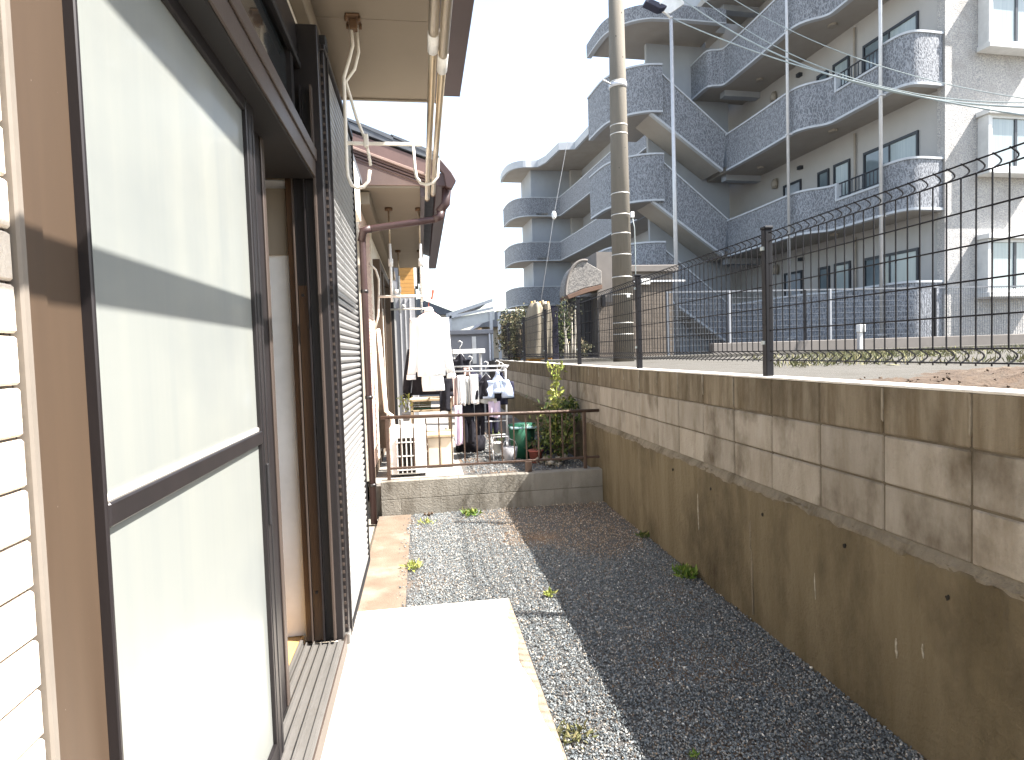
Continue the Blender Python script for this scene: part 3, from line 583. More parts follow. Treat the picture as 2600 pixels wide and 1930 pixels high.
# farther house with ochre siding
fh = thing('ochre_house', 'farther house showing a strip of ochre siding under a beige eave', 'house', (-2, 14, 0))
part('wall', B(-6, -.09, 13.0, 19, .2, 3.62), MT['shedgrey'], fh)
for xx in (-.40, -.30, -.20): part('wall_batten', B(xx, xx+.025, 12.97, 13.0, .3, 2.8), MT['galv'], fh)
for k in range(9): part('siding_board', B(-.40, -.088, 12.985, 13.0, 2.86+.081*k, 2.938+.081*k), MT['orange'], fh, bev=.002)
part('corner_board', B(-.088, -.03, 12.99, 13.05, 3.05, 3.6), MT['whitepaint'], fh)
part('window', B(-.088, -.06, 13.0, 13.6, 2.2, 3.0), MT['wframe'], fh)
part('eave', B(-6, .0, 12.9, 19, 3.62, 3.74), MT['soffit'], fh)
part('roof', MB().prism([(-6, 5.2), (-2, 4.6), (.12, 3.74), (.12, 3.80), (-2, 4.68), (-6, 5.3)], 12.85, 19, 'y'), MT['rooftile'], fh)
part('downspout', T([(-.50, 12.0, 5.0), (-.45, 11.95, 4.6), (-.42, 11.9, 4.25)], .10, 10), MT['dark'], fh)
for xx in (.02, .20): part('roof_rod', T([(xx-.35, 14, 4.1), (xx-.35, 14, 5.0)], .012, 6), MT['galv'], fh)

# ================================================================== LAUNDRY
def shirt(label, cx, y, zt, w, h, m, sleeve=.62, deep=.055, name='shirt', wr=.10, seed=1, spread=.055, short=False, hook=MT['whitepaint'], collar=True, group='laundry hanging out to dry', hang=True):
    t = thing(name, label, 'shirt', (cx, y, zt), group=group)
    hw = w/2
    rows = [((cx, y, zt), hw*.26, deep*.55), ((cx, y, zt-.02), hw*.42, deep*.6), ((cx, y, zt-.05), hw*.72, deep*.75), ((cx, y, zt-.085), hw*.93, deep*.85), ((cx, y, zt-.15), hw*.95, deep)]
    nn = 9
    for i in range(1, nn+1):
        q = i/nn; rows.append(((cx+.008*math.sin(q*5+seed), y+.006*math.sin(q*7), zt-.15-(h-.15)*q), hw*(.90+.10*q+.02*math.sin(q*8+seed)), deep*(1+.25*q)))
    rows.append(((cx, y, zt-h-.004), hw*.97, deep*.9))
    part('body', MB().loft(rows, 32, wr, seed), m, t)
    for s in (-1, 1):
        L = sleeve if not short else .22
        rr = []
        for i in range(9):
            q = i/8; rr.append(((cx+s*(hw*.86+spread*q*1.4+.012*math.sin(q*4+seed)), y+.01*math.sin(q*6), zt-.075-L*q), (.068-.022*q if not short else .075), .045-.01*q))
        part('sleeve', MB().loft(rr, 14, wr, seed+3), m, t)
        if not short: part('cuff', MB().loft([((cx+s*(hw*.86+spread*1.4), y, zt-.075-L-.004), .05, .036), ((cx+s*(hw*.86+spread*1.42), y, zt-.075-L-.06), .052, .037)], 14), m, t)
    if collar: part('collar', MB().loft([((cx, y, zt+.045), hw*.21, deep*.5), ((cx, y, zt+.02), hw*.30, deep*.72), ((cx, y, zt-.008), hw*.36, deep*.66)], 16), m, t)
    if hang:
        part('hanger', T([(cx-hw*.8, y, zt-.07), (cx, y, zt+.03), (cx+hw*.8, y, zt-.07)], .006, 6), hook, t)
        part('hanger_hook', T([(cx, y, zt+.03), (cx, y, zt+.09), (cx+.025, y, zt+.12), (cx+.03, y, zt+.15), (cx, y, zt+.17), (cx-.025, y, zt+.155)], .0045, 6), hook, t)
    return t
def trousers(label, cx, y, zt, w, h, m, seed=1, name='trousers'):
    t = thing(name, label, 'trousers', (cx, y, zt), group='laundry hanging out to dry')
    part('waist', MB().loft([((cx, y, zt), w*.5, .03), ((cx, y, zt-.12), w*.52, .05), ((cx, y, zt-.26), w*.5, .05)], 20, .06, seed), m, t)
    for s in (-1, 1):
        part('leg', MB().loft([((cx+s*w*.25, y, zt-.2-(h-.2)*q), w*(.27-.06*q), .05-.01*q) for q in np.linspace(0, 1, 9)], 14, .12, seed+s), m, t)
    return t
def cloth(label, x0, x1, y, z0, z1, m, name, cat, seed=0, depth=.02):
    t = MB(); nx, nz = 14, 10; rg = random.Random(seed); a, b = rg.uniform(0, 6), rg.uniform(.8, 1.3)
    vs = []
    for sgn in (-1, 1):
        for j in range(nz+1):
            for i in range(nx+1):
                u = i/nx; v = j/nz; sq = 1-.10*v*math.sin(3*u+a)
                vs.append((x0+(x1-x0)*(.5+(u-.5)*sq), y+sgn*.004+depth*v*math.sin(u*9*b+a+v), z1+(z0-z1)*v+.01*math.sin(u*5+a)*v))
    n = (nx+1)*(nz+1); fs = []
    for s in range(2):
        for j in range(nz):
            for i in range(nx):
                q = s*n+j*(nx+1)+i; fs.append((q, q+1, q+nx+2, q+nx+1))
    for i in range(nx): fs += [(i, i+1, n+i+1, n+i), (n-1-i, n-2-i, 2*n-2-i, 2*n-1-i)]
    for j in range(nz): fs += [(j*(nx+1), (j+1)*(nx+1), n+(j+1)*(nx+1), n+j*(nx+1)), (j*(nx+1)+nx, (j+1)*(nx+1)+nx, n+(j+1)*(nx+1)+nx, n+j*(nx+1)+nx)]
    t.add(vs, fs); t.sm = True
    o = obj(name, t.mesh(name, m)); return tag(o, label, cat, 'laundry hanging out to dry')
shirt('long sleeved white shirt on a red hanger, largest garment under the neighbour eave', .105, 6.88, 2.085, .315, .72, MT['cloth_w'], seed=2, hook=MT['red'], spread=.062, deep=.07, wr=.16)
o = thing('clothes_peg', 'red plastic peg gripping the top of the white shirt hanger', 'clothes peg', (.15, 6.88, 2.27))
part('jaw', MB().prism([(.135, 2.22), (.15, 2.215), (.172, 2.31), (.16, 2.33), (.145, 2.315)], 6.86, 6.873, 'y'), MT['red'], o, bev=.003)
part('jaw', MB().prism([(.135, 2.22), (.15, 2.215), (.172, 2.31), (.16, 2.33), (.145, 2.315)], 6.878, 6.891, 'y'), MT['red'], o, bev=.003)
shirt('black jacket hanging behind the white shirt', .07, 7.35, 1.75, .40, .62, MT['cloth_k'], seed=5, name='jacket', sleeve=.52)
shirt('cream undershirt hanging behind the hem of the white shirt', .13, 7.2, 1.70, .26, .52, MT['cloth_w'], seed=8, name='undershirt', short=True, spread=.02)
# laundry stand with two rails
ls = thing('laundry_stand', 'grey metal laundry stand holding two rails of small clothes', 'laundry stand', (.66, 7.6, .29))
for xx in (.34, 1.04):
    part('upright', T([(xx, 7.6, .29), (xx, 7.6, 1.45)], .012, 8), MT['galv'], ls)
    part('foot', T([(xx, 7.3, .30), (xx, 7.9, .30)], .012, 8), MT['galv'], ls)
for yy, zz in ((7.48, 1.445), (7.72, 1.38)): part('rail', T([(.33, yy, zz), (1.07, yy, zz-.01)], .0105, 8), MT['galv'], ls)
for xx in (.34, 1.04): part('arm', T([(xx, 7.44, 1.42), (xx, 7.76, 1.40)], .011, 8), MT['galv'], ls)
part('lower_rail', T([(.34, 7.6, .74), (1.04, 7.6, .74)], .009, 8), MT['galv'], ls)
shirt('black T-shirt with short sleeves hanging from the laundry stand', .785, 7.5, 1.33, .19, .26, MT['cloth_k'], seed=4, name='t_shirt', short=True, deep=.05, spread=.02, sleeve=.1, collar=False)
shirt('pale blue polo shirt hanging at the right end of the laundry stand', .925, 7.48, 1.335, .16, .23, MT['cloth_b'], seed=6, name='polo_shirt', short=True, deep=.045, spread=.04)
shirt('navy shirt hanging behind the pale blue polo shirt', .99, 7.62, 1.31, .16, .36, MT['cloth_n'], seed=7, name='navy_shirt', short=True, deep=.05, spread=.02)
cloth('dusty pink towel at the left end of the laundry stand', .345, .425, 7.47, .95, 1.33, MT['cloth_pk'], 'towel', 'towel', 1)
cloth('white towel hanging next to the dusty pink towel', .43, .52, 7.46, .97, 1.34, MT['cloth_w'], 'towel', 'towel', 2)
cloth('grey towel hanging between two white ones', .52, .575, 7.49, .98, 1.32, MT['cloth_g'], 'towel', 'towel', 3)
cloth('white towel hanging beside the black T-shirt', .58, .68, 7.46, .98, 1.345, MT['cloth_w'], 'towel', 'towel', 4)
cloth('lilac towel hanging low in front of the black trousers', .375, .465, 7.35, .50, .98, MT['cloth_p'], 'towel', 'towel', 5)
trousers('black trousers hanging low beside the lilac towel', .55, 7.55, 1.0, .15, .52, MT['cloth_k'], 2)
trousers('short black leggings hanging beside the black trousers', .70, 7.6, 1.0, .12, .42, MT['cloth_k'], 4, 'leggings')
cloth('grey cloth draped under the T-shirts on the stand', .69, .90, 7.5, .98, 1.09, MT['cloth_g'], 'cloth', 'cloth', 7)
cloth('lilac cloth hanging lowest at the right of the stand', .80, .95, 7.5, .80, 1.0, MT['cloth_p'], 'cloth', 'cloth', 8)
shirt('black vest hanging from the upper rail behind the towels', .50, 7.9, 1.60, .17, .30, MT['cloth_k'], seed=9, name='vest', short=True, deep=.05, spread=.0, collar=False)
cloth('pale pink cloth pegged over the black vest', .53, .61, 7.8, 1.32, 1.42, MT['cloth_pk'], 'cloth', 'cloth', 9)
shirt('dark navy sweater hanging on the rear rail behind the white towels', .62, 7.85, 1.40, .20, .40, MT['cloth_n'], seed=11, name='sweater', sleeve=.30, spread=.03, deep=.05, collar=False)
shirt('grey hooded top hanging on the rear rail left of the navy sweater', .42, 7.9, 1.38, .19, .42, MT['cloth_g'], seed=13, name='hooded_top', sleeve=.32, spread=.03, deep=.05)
trousers('dark grey trousers hanging on the rear rail at the right end', .88, 7.78, 1.02, .15, .46, MT['cloth_n'], 14)
cloth('black cloth hanging in front of the bench below the white shirt', .20, .33, 7.30, .92, 1.32, MT['cloth_k'], 'cloth', 'cloth', 15)
sh = thing('wall_shelf', 'white ledge above the laundry stand beside the grey shed', 'shelf', (.6, 8.3, 1.62))
part('board', B(.42, .86, 8.25, 8.5, 1.60, 1.66), MT['whitepaint'], sh, bev=.006); part('bracket', B(.45, .47, 8.3, 8.48, .3, 1.6), MT['galv'], sh); part('bracket', B(.80, .82, 8.3, 8.48, .3, 1.6), MT['galv'], sh)

# ================================================================== THINGS IN THE NEIGHBOUR'S YARD
ac = thing('air_conditioner', 'white outdoor air conditioner unit with a dark grille behind the railing', 'air conditioner', (-.19, 6.9, .29))
part('casing', MB().box(-.37, .02, 6.66, 6.94, .31, .83), MT['ac'], ac, bev=.012)
part('grille_recess', B(-.295, -.10, 6.652, 6.668, .33, .71), MT['hole'], ac)
for k in range(5): part('grille_bar', B(-.297+.0485*k, -.285+.0485*k, 6.644, 6.652, .33, .71), MT['ac'], ac)
for k in range(3): part('grille_bar', B(-.30, -.095, 6.640, 6.645, .36+.15*k, .372+.15*k), MT['ac'], ac)
for xx in (-.34, -.03): part('foot', B(xx-.03, xx+.03, 6.66, 6.96, .285, .31), MT['dark'], ac)
part('pipe', T([(-.33, 6.75, .83), (-.34, 6.75, .95), (-.40, 6.76, 1.0), (-.45, 6.78, 1.9)], .022, 8), MT['bracket'], ac)
sb2 = thing('storage_box', 'cream storage box with a flat lid behind the railing', 'box', (.17, 7.3, .29))
part('body', B(.04, .33, 7.1, 7.5, .29, .64), MT['cream'], sb2, bev=.008); part('lid', B(.02, .35, 7.07, 7.53, .64, .675), MT['shelf'], sb2, bev=.006)
part('seam', B(.18, .19, 7.094, 7.101, .30, .63), MT['shelf'], sb2)
wb = thing('work_bench', 'weathered wooden bench with two shelves under the white shirt', 'bench', (.1, 7.7, .29))
part('top', B(-.16, .36, 7.55, 7.95, 1.03, 1.06), MT['shelf'], wb, bev=.004); part('shelf', B(-.15, .35, 7.57, 7.93, .90, .925), MT['shelf'], wb, bev=.004)
for xx in (-.15, .32):
    for yy in (7.57, 7.90): part('leg', B(xx, xx+.03, yy, yy+.03, .29, 1.03), MT['shelf'], wb)
def pot_plant(label, x, y, z, r, h, m, leafm, nl, spread, hh):
    t = thing('potted_plant', label, 'plant', (x, y, z), group='pots in the neighbouring yard')
    part('pot', MB().loft([((x, y, z), r*.75, r*.75), ((x, y, z+h*.9), r, r), ((x, y, z+h*.9), r*1.1, r*1.1), ((x, y, z+h), r*1.1, r*1.1), ((x, y, z+h), r*.9, r*.9)], 14), m, t)
    n = nl; C = np.stack([x+RNG.normal(0, spread, n), y+RNG.normal(0, spread, n), z+h+hh*RNG.uniform(0, 1, n)**.8], 1)
    o = obj('foliage', leaves('foliage', C, .045, leafm), t)
    for k in range(4): part('stem', T([(x, y, z+h*.8), (x+random.uniform(-spread, spread), y+random.uniform(-spread, spread), z+h+hh*.8)], .004, 5), MT['stem'], t)
pot_plant('small leafy plant in a grey pot at the left of the wooden bench', -.2, 7.3, .83, .05, .1, MT['shedgrey'], MT['leaf_y'], 60, .05, .2)
pot_plant('green plant in a pale pot on the wooden bench', .28, 7.7, 1.06, .05, .09, MT['wallwhite'], MT['leaf'], 70, .04, .1)
pot_plant('flowerless plant in a red planter by the block wall', 1.30, 7.05, .29, .085, .15, MT['pot'], MT['leaf'], 60, .06, .12)
pot_plant('low plant in a pale pot in front of the stand', .93, 7.9, .29, .07, .14, MT['ac'], MT['leaf'], 60, .06, .16)
gb = thing('garden_bin', 'green plastic garden box with a pale blue lid beside the shrub', 'box', (1.2, 7.4, .29))
part('body', MB().loft([((1.2, 7.4, .29), .13, .12), ((1.2, 7.4, .72), .17, .15)], 4), MT['green'], gb, smooth=False)
part('lid', B(1.04, 1.36, 7.26, 7.54, .665, .69), MT['teal'], gb, bev=.006)
rk = thing('rubble_heap', 'pale stones heaped beside the red planter', 'stones', (1.45, 6.9, .29))
P = np.stack([RNG.normal(1.45, .08, 26), RNG.normal(6.85, .12, 26), .30+RNG.uniform(0, .07, 26)], 1); stones('stone', P, RNG.uniform(.025, .05, 26), MT['lime'], rk)
bk = thing('bucket', 'grey bucket standing on the paving by the stand', 'bucket', (.98, 7.0, .29))
part('bucket_body', MB().loft([((1.0, 7.1, .29), .07, .07), ((1.0, 7.1, .48), .09, .09), ((1.0, 7.1, .48), .08, .08)], 16), MT['shedgrey'], bk)
part('handle', T([(.91, 7.1, .48), (.94, 7.1, .55), (1.0, 7.1, .58), (1.06, 7.1, .55), (1.09, 7.1, .48)], .004, 6), MT['galv'], bk)
cr_ = thing('crate', 'dark green slatted crate on the lower shelf of the wooden bench', 'crate', (.0, 7.75, .925))
part('tray', B(-.12, .10, 7.62, 7.88, .926, .94), MT['green'], cr_)
for k in range(4):
    for yy in (7.62, 7.87): part('slat', B(-.12, .10, yy, yy+.01, .945+.024*k, .962+.024*k), MT['leaf_dull'], cr_)
cr2 = thing('crate', 'brown wooden crate standing under the wooden bench', 'crate', (.1, 7.75, .29))
part('bottom', B(-.05, .28, 7.6, 7.9, .29, .31), MT['shelf'], cr2)
for k in range(4): part('slat', B(-.05, .28, 7.6, 7.612, .33+.085*k, .395+.085*k), MT['stem'], cr2)
for xx in (-.05, .265): part('post', B(xx, xx+.015, 7.612, 7.63, .29, .68), MT['stem'], cr2)
sc_ = thing('scooter_cover', 'low black cover bundled on the ground behind the hanging trousers', 'cover', (.62, 8.3, .29))
part('cover', MB().loft([((.62, 8.3, .28), .20, .3), ((.63, 8.3, .42), .21, .3), ((.60, 8.3, .58), .16, .22), ((.62, 8.3, .68), .07, .1)], 24, .12, 4), MT['cloth_k'], sc_)
st_ = thing('folding_stool', 'grey folding stool frame right of the black trousers', 'stool', (.9, 7.2, .29))
part('seat_bar', T([(.80, 7.15, .60), (1.0, 7.15, .60)], .009, 6), MT['galv'], st_); part('seat_bar', T([(.80, 7.35, .60), (1.0, 7.35, .60)], .009, 6), MT['galv'], st_)
for xx in (.81, .99): part('leg', T([(xx, 7.13, .60), (xx, 7.37, .29)], .008, 6), MT['galv'], st_); part('leg', T([(xx, 7.37, .60), (xx, 7.13, .29)], .008, 6), MT['galv'], st_)
pn = thing('planter_tray', 'long dark planter with dry plants along the block wall', 'planter', (1.55, 7.7, .29))
part('tray', B(1.40, 1.78, 7.55, 7.80, .285, .42), MT['cloth_n'], pn, bev=.01)
obj('foliage', leaves('foliage', np.stack([RNG.uniform(1.4, 1.78, 160), RNG.uniform(7.55, 7.8, 160), .42+.25*RNG.uniform(0, 1, 160)], 1), .06, MT['leaf_dull'], up=.8), pn)
# shrub against the block wall
sr = thing('shrub', 'dark leafy shrub with one tall yellow green shoot beyond the railing', 'shrub', (1.58, 7, .29))
for k in range(9):
    a = random.uniform(0, 6.28); part('stem', T([(1.58, 7.0, .28), (1.58+.08*math.cos(a), 7+.1*math.sin(a), .55), (1.58+.2*math.cos(a), 7+.24*math.sin(a), random.uniform(.7, .98))], [.009, .007, .004], 6), MT['stem'], sr)
C = np.concatenate([RNG.normal((1.56, 7.0, .72), (.12, .14, .14), (620, 3)), RNG.normal((1.70, 7.1, .93), (.09, .12, .05), (220, 3)), RNG.normal((1.48, 6.9, .52), (.08, .1, .09), (170, 3))]); C = C[(C[:, 0] < 1.82) & (C[:, 2] > .33)]
obj('foliage', leaves('foliage', C, .062, MT['leaf']), sr)
part('tall_shoot', T([(1.52, 6.95, .5), (1.535, 6.95, .9), (1.55, 6.95, 1.2), (1.555, 6.95, 1.44)], [.009, .008, .006, .003], 6), MT['leaf_y'], sr)
zz = RNG.uniform(.92, 1.46, 210); rr = .018+.05*np.abs(np.sin((zz-.9)*9))+.02*(zz > 1.36)
aa = RNG.uniform(0, 6.28, 210); obj('shoot_leaves', leaves('shoot_leaves', np.stack([1.545+rr*np.cos(aa), 6.95+rr*np.sin(aa), zz], 1), .055, MT['leaf_y'], up=.6), sr)

# weeds in the gravel yard
def weed(label, x, y, z, r, n, m, L):
    t = thing('weed', label, 'weed', (x, y, z), group='weeds growing in the gravel yard')
    a = RNG.uniform(0, 6.28, n); q = RNG.uniform(0, 1, n)**.7*r
    C = np.stack([x+q*np.cos(a), y+q*np.sin(a), z+RNG.uniform(0, L*.5, n)], 1)
    obj('foliage', leaves('foliage', C, L, m, up=1.1, elong=3.2), t)
    for k in range(5): part('stem', T([(x+random.uniform(-r, r)*.5, y+random.uniform(-r, r)*.5, z-.01), (x+random.uniform(-r, r)*.7, y+random.uniform(-r, r)*.7, z+L*.8)], .0015, 4), m, t)
weed('bright green weed tuft at the foot of the kerb wall', .43, 5.95, .01, .10, 110, MT['weed'], .05)
weed('yellowish weed beside the footing strip', -.12, 4.55, .015, .07, 70, MT['leaf_y'], .045)
weed('small weed at the shadow edge just beyond the terrace slab', .77, 3.82, .012, .035, 34, MT['leaf_y'], .04)
weed('spreading grassy weed along the edge of the terrace slab', .56, 2.38, .012, .075, 90, MT['grass'], .035)
weed('green weed at the foot of the block wall base', 1.76, 3.95, .01, .075, 110, MT['weed'], .06)
weed('dark weed growing at the wall base farther along', 1.80, 4.85, .01, .04, 40, MT['leaf'], .05)
weed('tiny green sprout in the shaded gravel nearest the camera', .985, 2.17, .012, .018, 26, MT['weed'], .025)
weed('sparse pale weeds near the corner of the footing strip', -.02, 5.75, .012, .09, 50, MT['leaf_y'], .035)
n = 420; x = np.clip(RNG.normal(1.4, .22, n), .9, 1.82); y = np.clip(RNG.normal(5.35, .5, n), 4.2, 6.1)
o = obj('leaf_litter', leaves('leaf_litter', np.stack([x, y, np.full(n, .016)], 1), .022, MT['stone_brown'], up=-.2)); o['kind'] = 'stuff'
cl = thing('soil_clump', 'dark clod of soil lying at the foot of the kerb wall', 'clod', (.0, 6.02, .02))
stones('clod', np.array([(.02, 6.03, .03), (-.02, 6.05, .025), (.05, 6.06, .025)]), np.array([.035, .03, .025]), MT['soil'], cl)

# ================================================================== APARTMENT BUILDING (own axes: x into the block, y along the facade)
apt = thing('apartment_building', 'large grey apartment block with relief tiled balconies and an outside stair', 'building', (11.97, 12.5, 0), R(3.0))
def ap(name, mb, m, par=None, **k): return part(name, mb, MT[m], par or apt, local=True, **k)
ap('main_wall', B(.12, 14, .2, 9.6, 1.2, 18.5), 'render')
ap('side_wall', B(.03, 14, 0, .2, 1.2, 18.5), 'apt_tile')
ap('far_wall', B(.12, 9, 9.6, 27.0, .5, 13.25), 'render_b')
ap('side_base', B(.02, 14, -.04, 0, 1.2, 1.45), 'gate_cap')
near = chaikin([(.02, .05), (-.45, .03), (-.72, .05), (-.88, .16), (-.95, .38), (-.96, .75)], 2)
mid = [(-.96, .75), (-.95, 1.5), (-.93, 2.25)]
left = chaikin([(-.93, 2.25), (-.92, 2.42), (-1.02, 2.62), (-1.28, 2.80), (-1.45, 3.05), (-1.50, 3.4), (-1.46, 4.2), (-1.42, 5.5), (-1.42, 6.70)], 2)
endp = chaikin([(-1.42, 6.70), (-1.50, 6.85), (-1.88, 6.92), (-1.93, 7.2), (-1.90, 8.2)], 1)
def par_seg(pts, z0, z1, k):
    o = ap('parapet', MB().ribbon(pts, 0, -.13, z0+.055, z1-.05), 'relief')
    ap('coping', MB().ribbon(pts, .025, -.16, z1-.05, z1), 'coping', o)
    ap('drip_edge', MB().ribbon(pts, .02, -.13, z0, z0+.055), 'coping', o)
    return o
for k in range(5):
    c = 2.955+2.8*k; b = c-1.2
    if k == 0: par_seg(near+mid[1:]+left[1:], b-.35, c, k)
    else:
        par_seg(near, b, c, k); par_seg(left, b, c, k); par_seg(mid, b, c-.42, k)
        for px, q in ((-.96, .73), (-.93, 2.27)): ap('jamb_trim', B(px-.03, px+.15, q-.03, q+.03, c-.47, c-.002), 'coping')
        rl = ap('balcony_railing', MB().tube([(-.90, .76, c-.02), (-.87, 2.25, c-.02)], .02, 6).tube([(-.90, .76, c-.36), (-.87, 2.25, c-.36)], .013, 6), 'wframe')
        for i in range(12): ap('baluster', MB().box(-.895+.0025*i, -.875+.0025*i, .84+.12*i, .855+.12*i, c-.36, c-.02), 'wframe', rl)
    if k == 3: par_seg(endp, b, c, k)
    if k > 0:
        poly = [(min(p+.05, .0), max(q, .12)) for p, q in near+mid[1:]+left[1:]]+([(p+.04, q) for p, q in endp[1:]] if k >= 3 else [(-1.37, 8.2)])+[(.13, 8.2), (.13, .12)]
        ap('balcony_slab', MB().prism(poly, b+.01, b+.2), 'soffit_b')
        for q in (2.9, 6.2): ap('ceiling_light', MB().prism([(-.5+.12*math.cos(t), q+.12*math.sin(t)) for t in np.arange(0, 6.2, .6)], b-.05, b+.011), 'vent')
        ap('cross_beam', B(-1.2, .12, 7.1, 7.4, b-.18, b+.01), 'render_b')
# windows and doors on the balcony wall
def window(p, q0, q1, z0, z1, split, mats, frame='wframe', d=.05):
    f = ap('window', MB().box(p-d, p+.01, q0, q0+.05, z0, z1).box(p-d, p+.01, q1-.05, q1, z0, z1).box(p-d, p+.01, q0+.05, q1-.05, z1-.07, z1).box(p-d, p+.01, q0+.05, q1-.05, z0, z0+.05), frame)
    e = np.linspace(q0+.05, q1-.05, split+1)
    for i in range(split):
        ap('pane', B(p-.02, p-.005, e[i]+.02, e[i+1]-.02, z0+.05, z1-.07), mats[i % len(mats)], f)
        if i: ap('mullion', B(p-d+.005, p+.01, e[i]-.02, e[i]+.02, z0+.05, z1-.07), frame, f)
    return f
for k in range(5):
    c = 2.955+2.8*k
    window(.12, .78, 2.5, c-1.0, c+.88, 2, ['curtain', 'pane'])
    window(.12, 3.0, 3.62, c-.45, c+.90, 1, ['curtain']); window(.12, 3.82, 4.28, c-.2, c+.88, 1, ['pane'])
    d = window(.12, 5.03, 5.88, c-1.0, c+.92, 1, ['door'])
    ap('drain_pipe', MB().tube([(.06, 2.78, c-1.0), (.06, 2.78, c+1.5)], .03, 8), 'vent')
    ap('vent_hood', MB().loft([((.03, 6.25, c+.95), .09, .09), ((.02, 6.25, c+1.1), .11, .12), ((.05, 6.25, c+1.25), .06, .09)], 12), 'vent')
    ap('lamp', B(.0, .12, 4.95, 5.1, c+1.2, c+1.3), 'wframe')
    # projecting bay window on the end wall
    z0, z1 = c-.36, c+1.05
    z1 = c+.98
    bw = ap('bay_window', B(1.0, 2.45, -.17, 0, z0+.05, z1-.08), 'wframe')
    for a in (.92, 2.45): ap('side_panel', B(a, a+.08, -.27, 0, z0+.05, z1-.08), 'wframe_w', bw, bev=.006)
    ap('bay_roof', B(.86, 2.59, -.34, 0, z1-.08, z1+.04), 'wframe_w', bw, bev=.01); ap('sill', B(.88, 2.57, -.33, 0, z0-.07, z0+.05), 'wframe_w', bw, bev=.01)
    fr2 = ap('frame', MB().box(1.0, 1.05, -.25, -.18, z0+.05, z1-.08).box(2.40, 2.45, -.25, -.18, z0+.05, z1-.08).box(1.05, 2.40, -.25, -.18, z0+.05, z0+.12).box(1.05, 2.40, -.25, -.18, z1-.15, z1-.08), 'wframe_w', bw)
    ap('mullion', B(1.69, 1.76, -.235, -.19, z0+.12, z1-.15), 'wframe', bw)
    for a, b in ((1.05, 1.69), (1.76, 2.40)): ap('pane', B(a, b, -.215, -.205, z0+.12, z1-.15), 'curtain', bw)
# rain pipes in front of the parapets
for px, q, z0 in ((-1.60, 3.30, 2.9), (-1.07, .655, 1.5)):
    o = ap('rain_pipe', T([(px, q, z0), (px, q, 18)], .042, 10), 'galv')
    for k in range(5): ap('pipe_clip', B(px-.05, px+.1, q-.05, q+.05, 1.72+2.8*k, 1.76+2.8*k), 'galv', o)
# outside stair: flights, landings, rear wall
lp = chaikin([(-3.69, 6.70), (-4.15, 6.74), (-4.70, 7.10), (-5.04, 7.70), (-5.10, 8.30), (-5.10, 9.4)], 2)
for k in range(3):
    c = 2.955+2.8*k
    fl = ap('stair_parapet', MB().prism([(-1.40, c-.02), (-3.69, c+1.80), (-4.07, c+.59), (-1.55, c-1.15)], 6.70, 6.83, 'y'), 'relief')
    ap('coping', MB().prism([(-1.40, c+.03), (-3.69, c+1.85), (-3.69, c+1.80), (-1.40, c-.02)], 6.66, 6.87, 'y'), 'coping', fl)
    ap('drip_edge', MB().prism([(-1.55, c-1.15), (-4.05, c+.60), (-4.07, c+.53), (-1.57, c-1.21)], 6.68, 6.83, 'y'), 'coping', fl)
    ap('stair_flight', MB().prism([(-1.45, c-.95), (-3.9, c+.78), (-4.05, c+.60), (-1.55, c-1.14)], 6.83, 8.05, 'y'), 'soffit_b')
    lp = chaikin([(-3.69, 6.70), (-4.15, 6.74), (-4.70, 7.10), (-5.04, 7.70), (-5.10, 8.30), (-5.10, 9.4)], 2)
    lo = ap('landing_parapet', MB().ribbon(lp, 0, .13, c+.62, c+2.02), 'relief')
    ap('coping', MB().ribbon(lp, -.025, .16, c+2.02, c+2.075), 'coping', lo); ap('drip_edge', MB().ribbon(lp, -.02, .13, c+.56, c+.62), 'coping', lo)
    ap('landing_slab', MB().prism(lp+[(-3.4, 9.4), (-3.4, 6.85)], c+.58, c+.76), 'soffit_b')
    ap('end_panel', B(-3.71, -3.64, 6.69, 6.84, c+.62, c+2.06), 'coping', lo)
c = 2.955+8.4; lr = [(-1.45, 6.66), (-3.0, 6.66)]+lp
sr_ = ap('stair_roof', MB().prism(lr+[(-1.45, 9.4)], c+.74, c+.95), 'soffit_b')
ap('roof_edge', MB().ribbon(lr, -.02, .13, c+.70, c+1.12), 'relief', sr_)
ap('drip_edge', MB().ribbon(lr, -.04, .13, c+.66, c+.70), 'coping', sr_)
ap('stair_wall', B(-3.55, -.5, 8.07, 8.22, 1.2, 12.0), 'render_b')
ap('stair_side_wall', B(-1.40, -1.25, 8.22, 9.6, 1.2, 18.5), 'render_b')
# far wing with its rounded end balcony
far = [(-1.42, 9.3), (-1.44, 16), (-1.47, 22.6), (-1.56, 25.9), (-2.3, 26.0)]+chaikin([(-3.1, 26.0), (-3.7, 26.05), (-4.25, 26.5), (-4.5, 27.3), (-4.55, 28.4), (-4.5, 29.6)], 2)
for k in range(-1, 4):
    c = 2.955+2.8*k; b = c-1.2
    if k >= 0:
        o = ap('parapet', MB().ribbon(far, 0, -.13, b+.05, c-.05), 'relief')
        ap('coping', MB().ribbon(far, .025, -.16, c-.05, c), 'coping', o); ap('drip_edge', MB().ribbon(far, .02, -.13, b, b+.05), 'coping', o)
        ap('balcony_slab', MB().prism([(p+.02, q) for p, q in far]+[(.13, 29.6), (.13, 9.3)], b+.01, b+.2), 'soffit_b')
        for q in (11.5, 15.5, 19.5, 23): window(.12, q, q+1.6, c-1.0, c+.85, 2, ['curtain', 'pane'])
roof = [(-1.5, 9.3), (-1.52, 16), (-1.56, 22.4), (-2.45, 22.6), (-2.62, 25.0), (-2.9, 25.9)]+chaikin([(-3.3, 26.0), (-3.9, 26.05), (-4.4, 26.5), (-4.65, 27.2), (-4.7, 28.4), (-4.6, 29.6)], 2)
ro = ap('far_roof', MB().prism(roof+[(.13, 29.6), (.13, 9.3)], 13.22, 13.5), 'soffit_b')
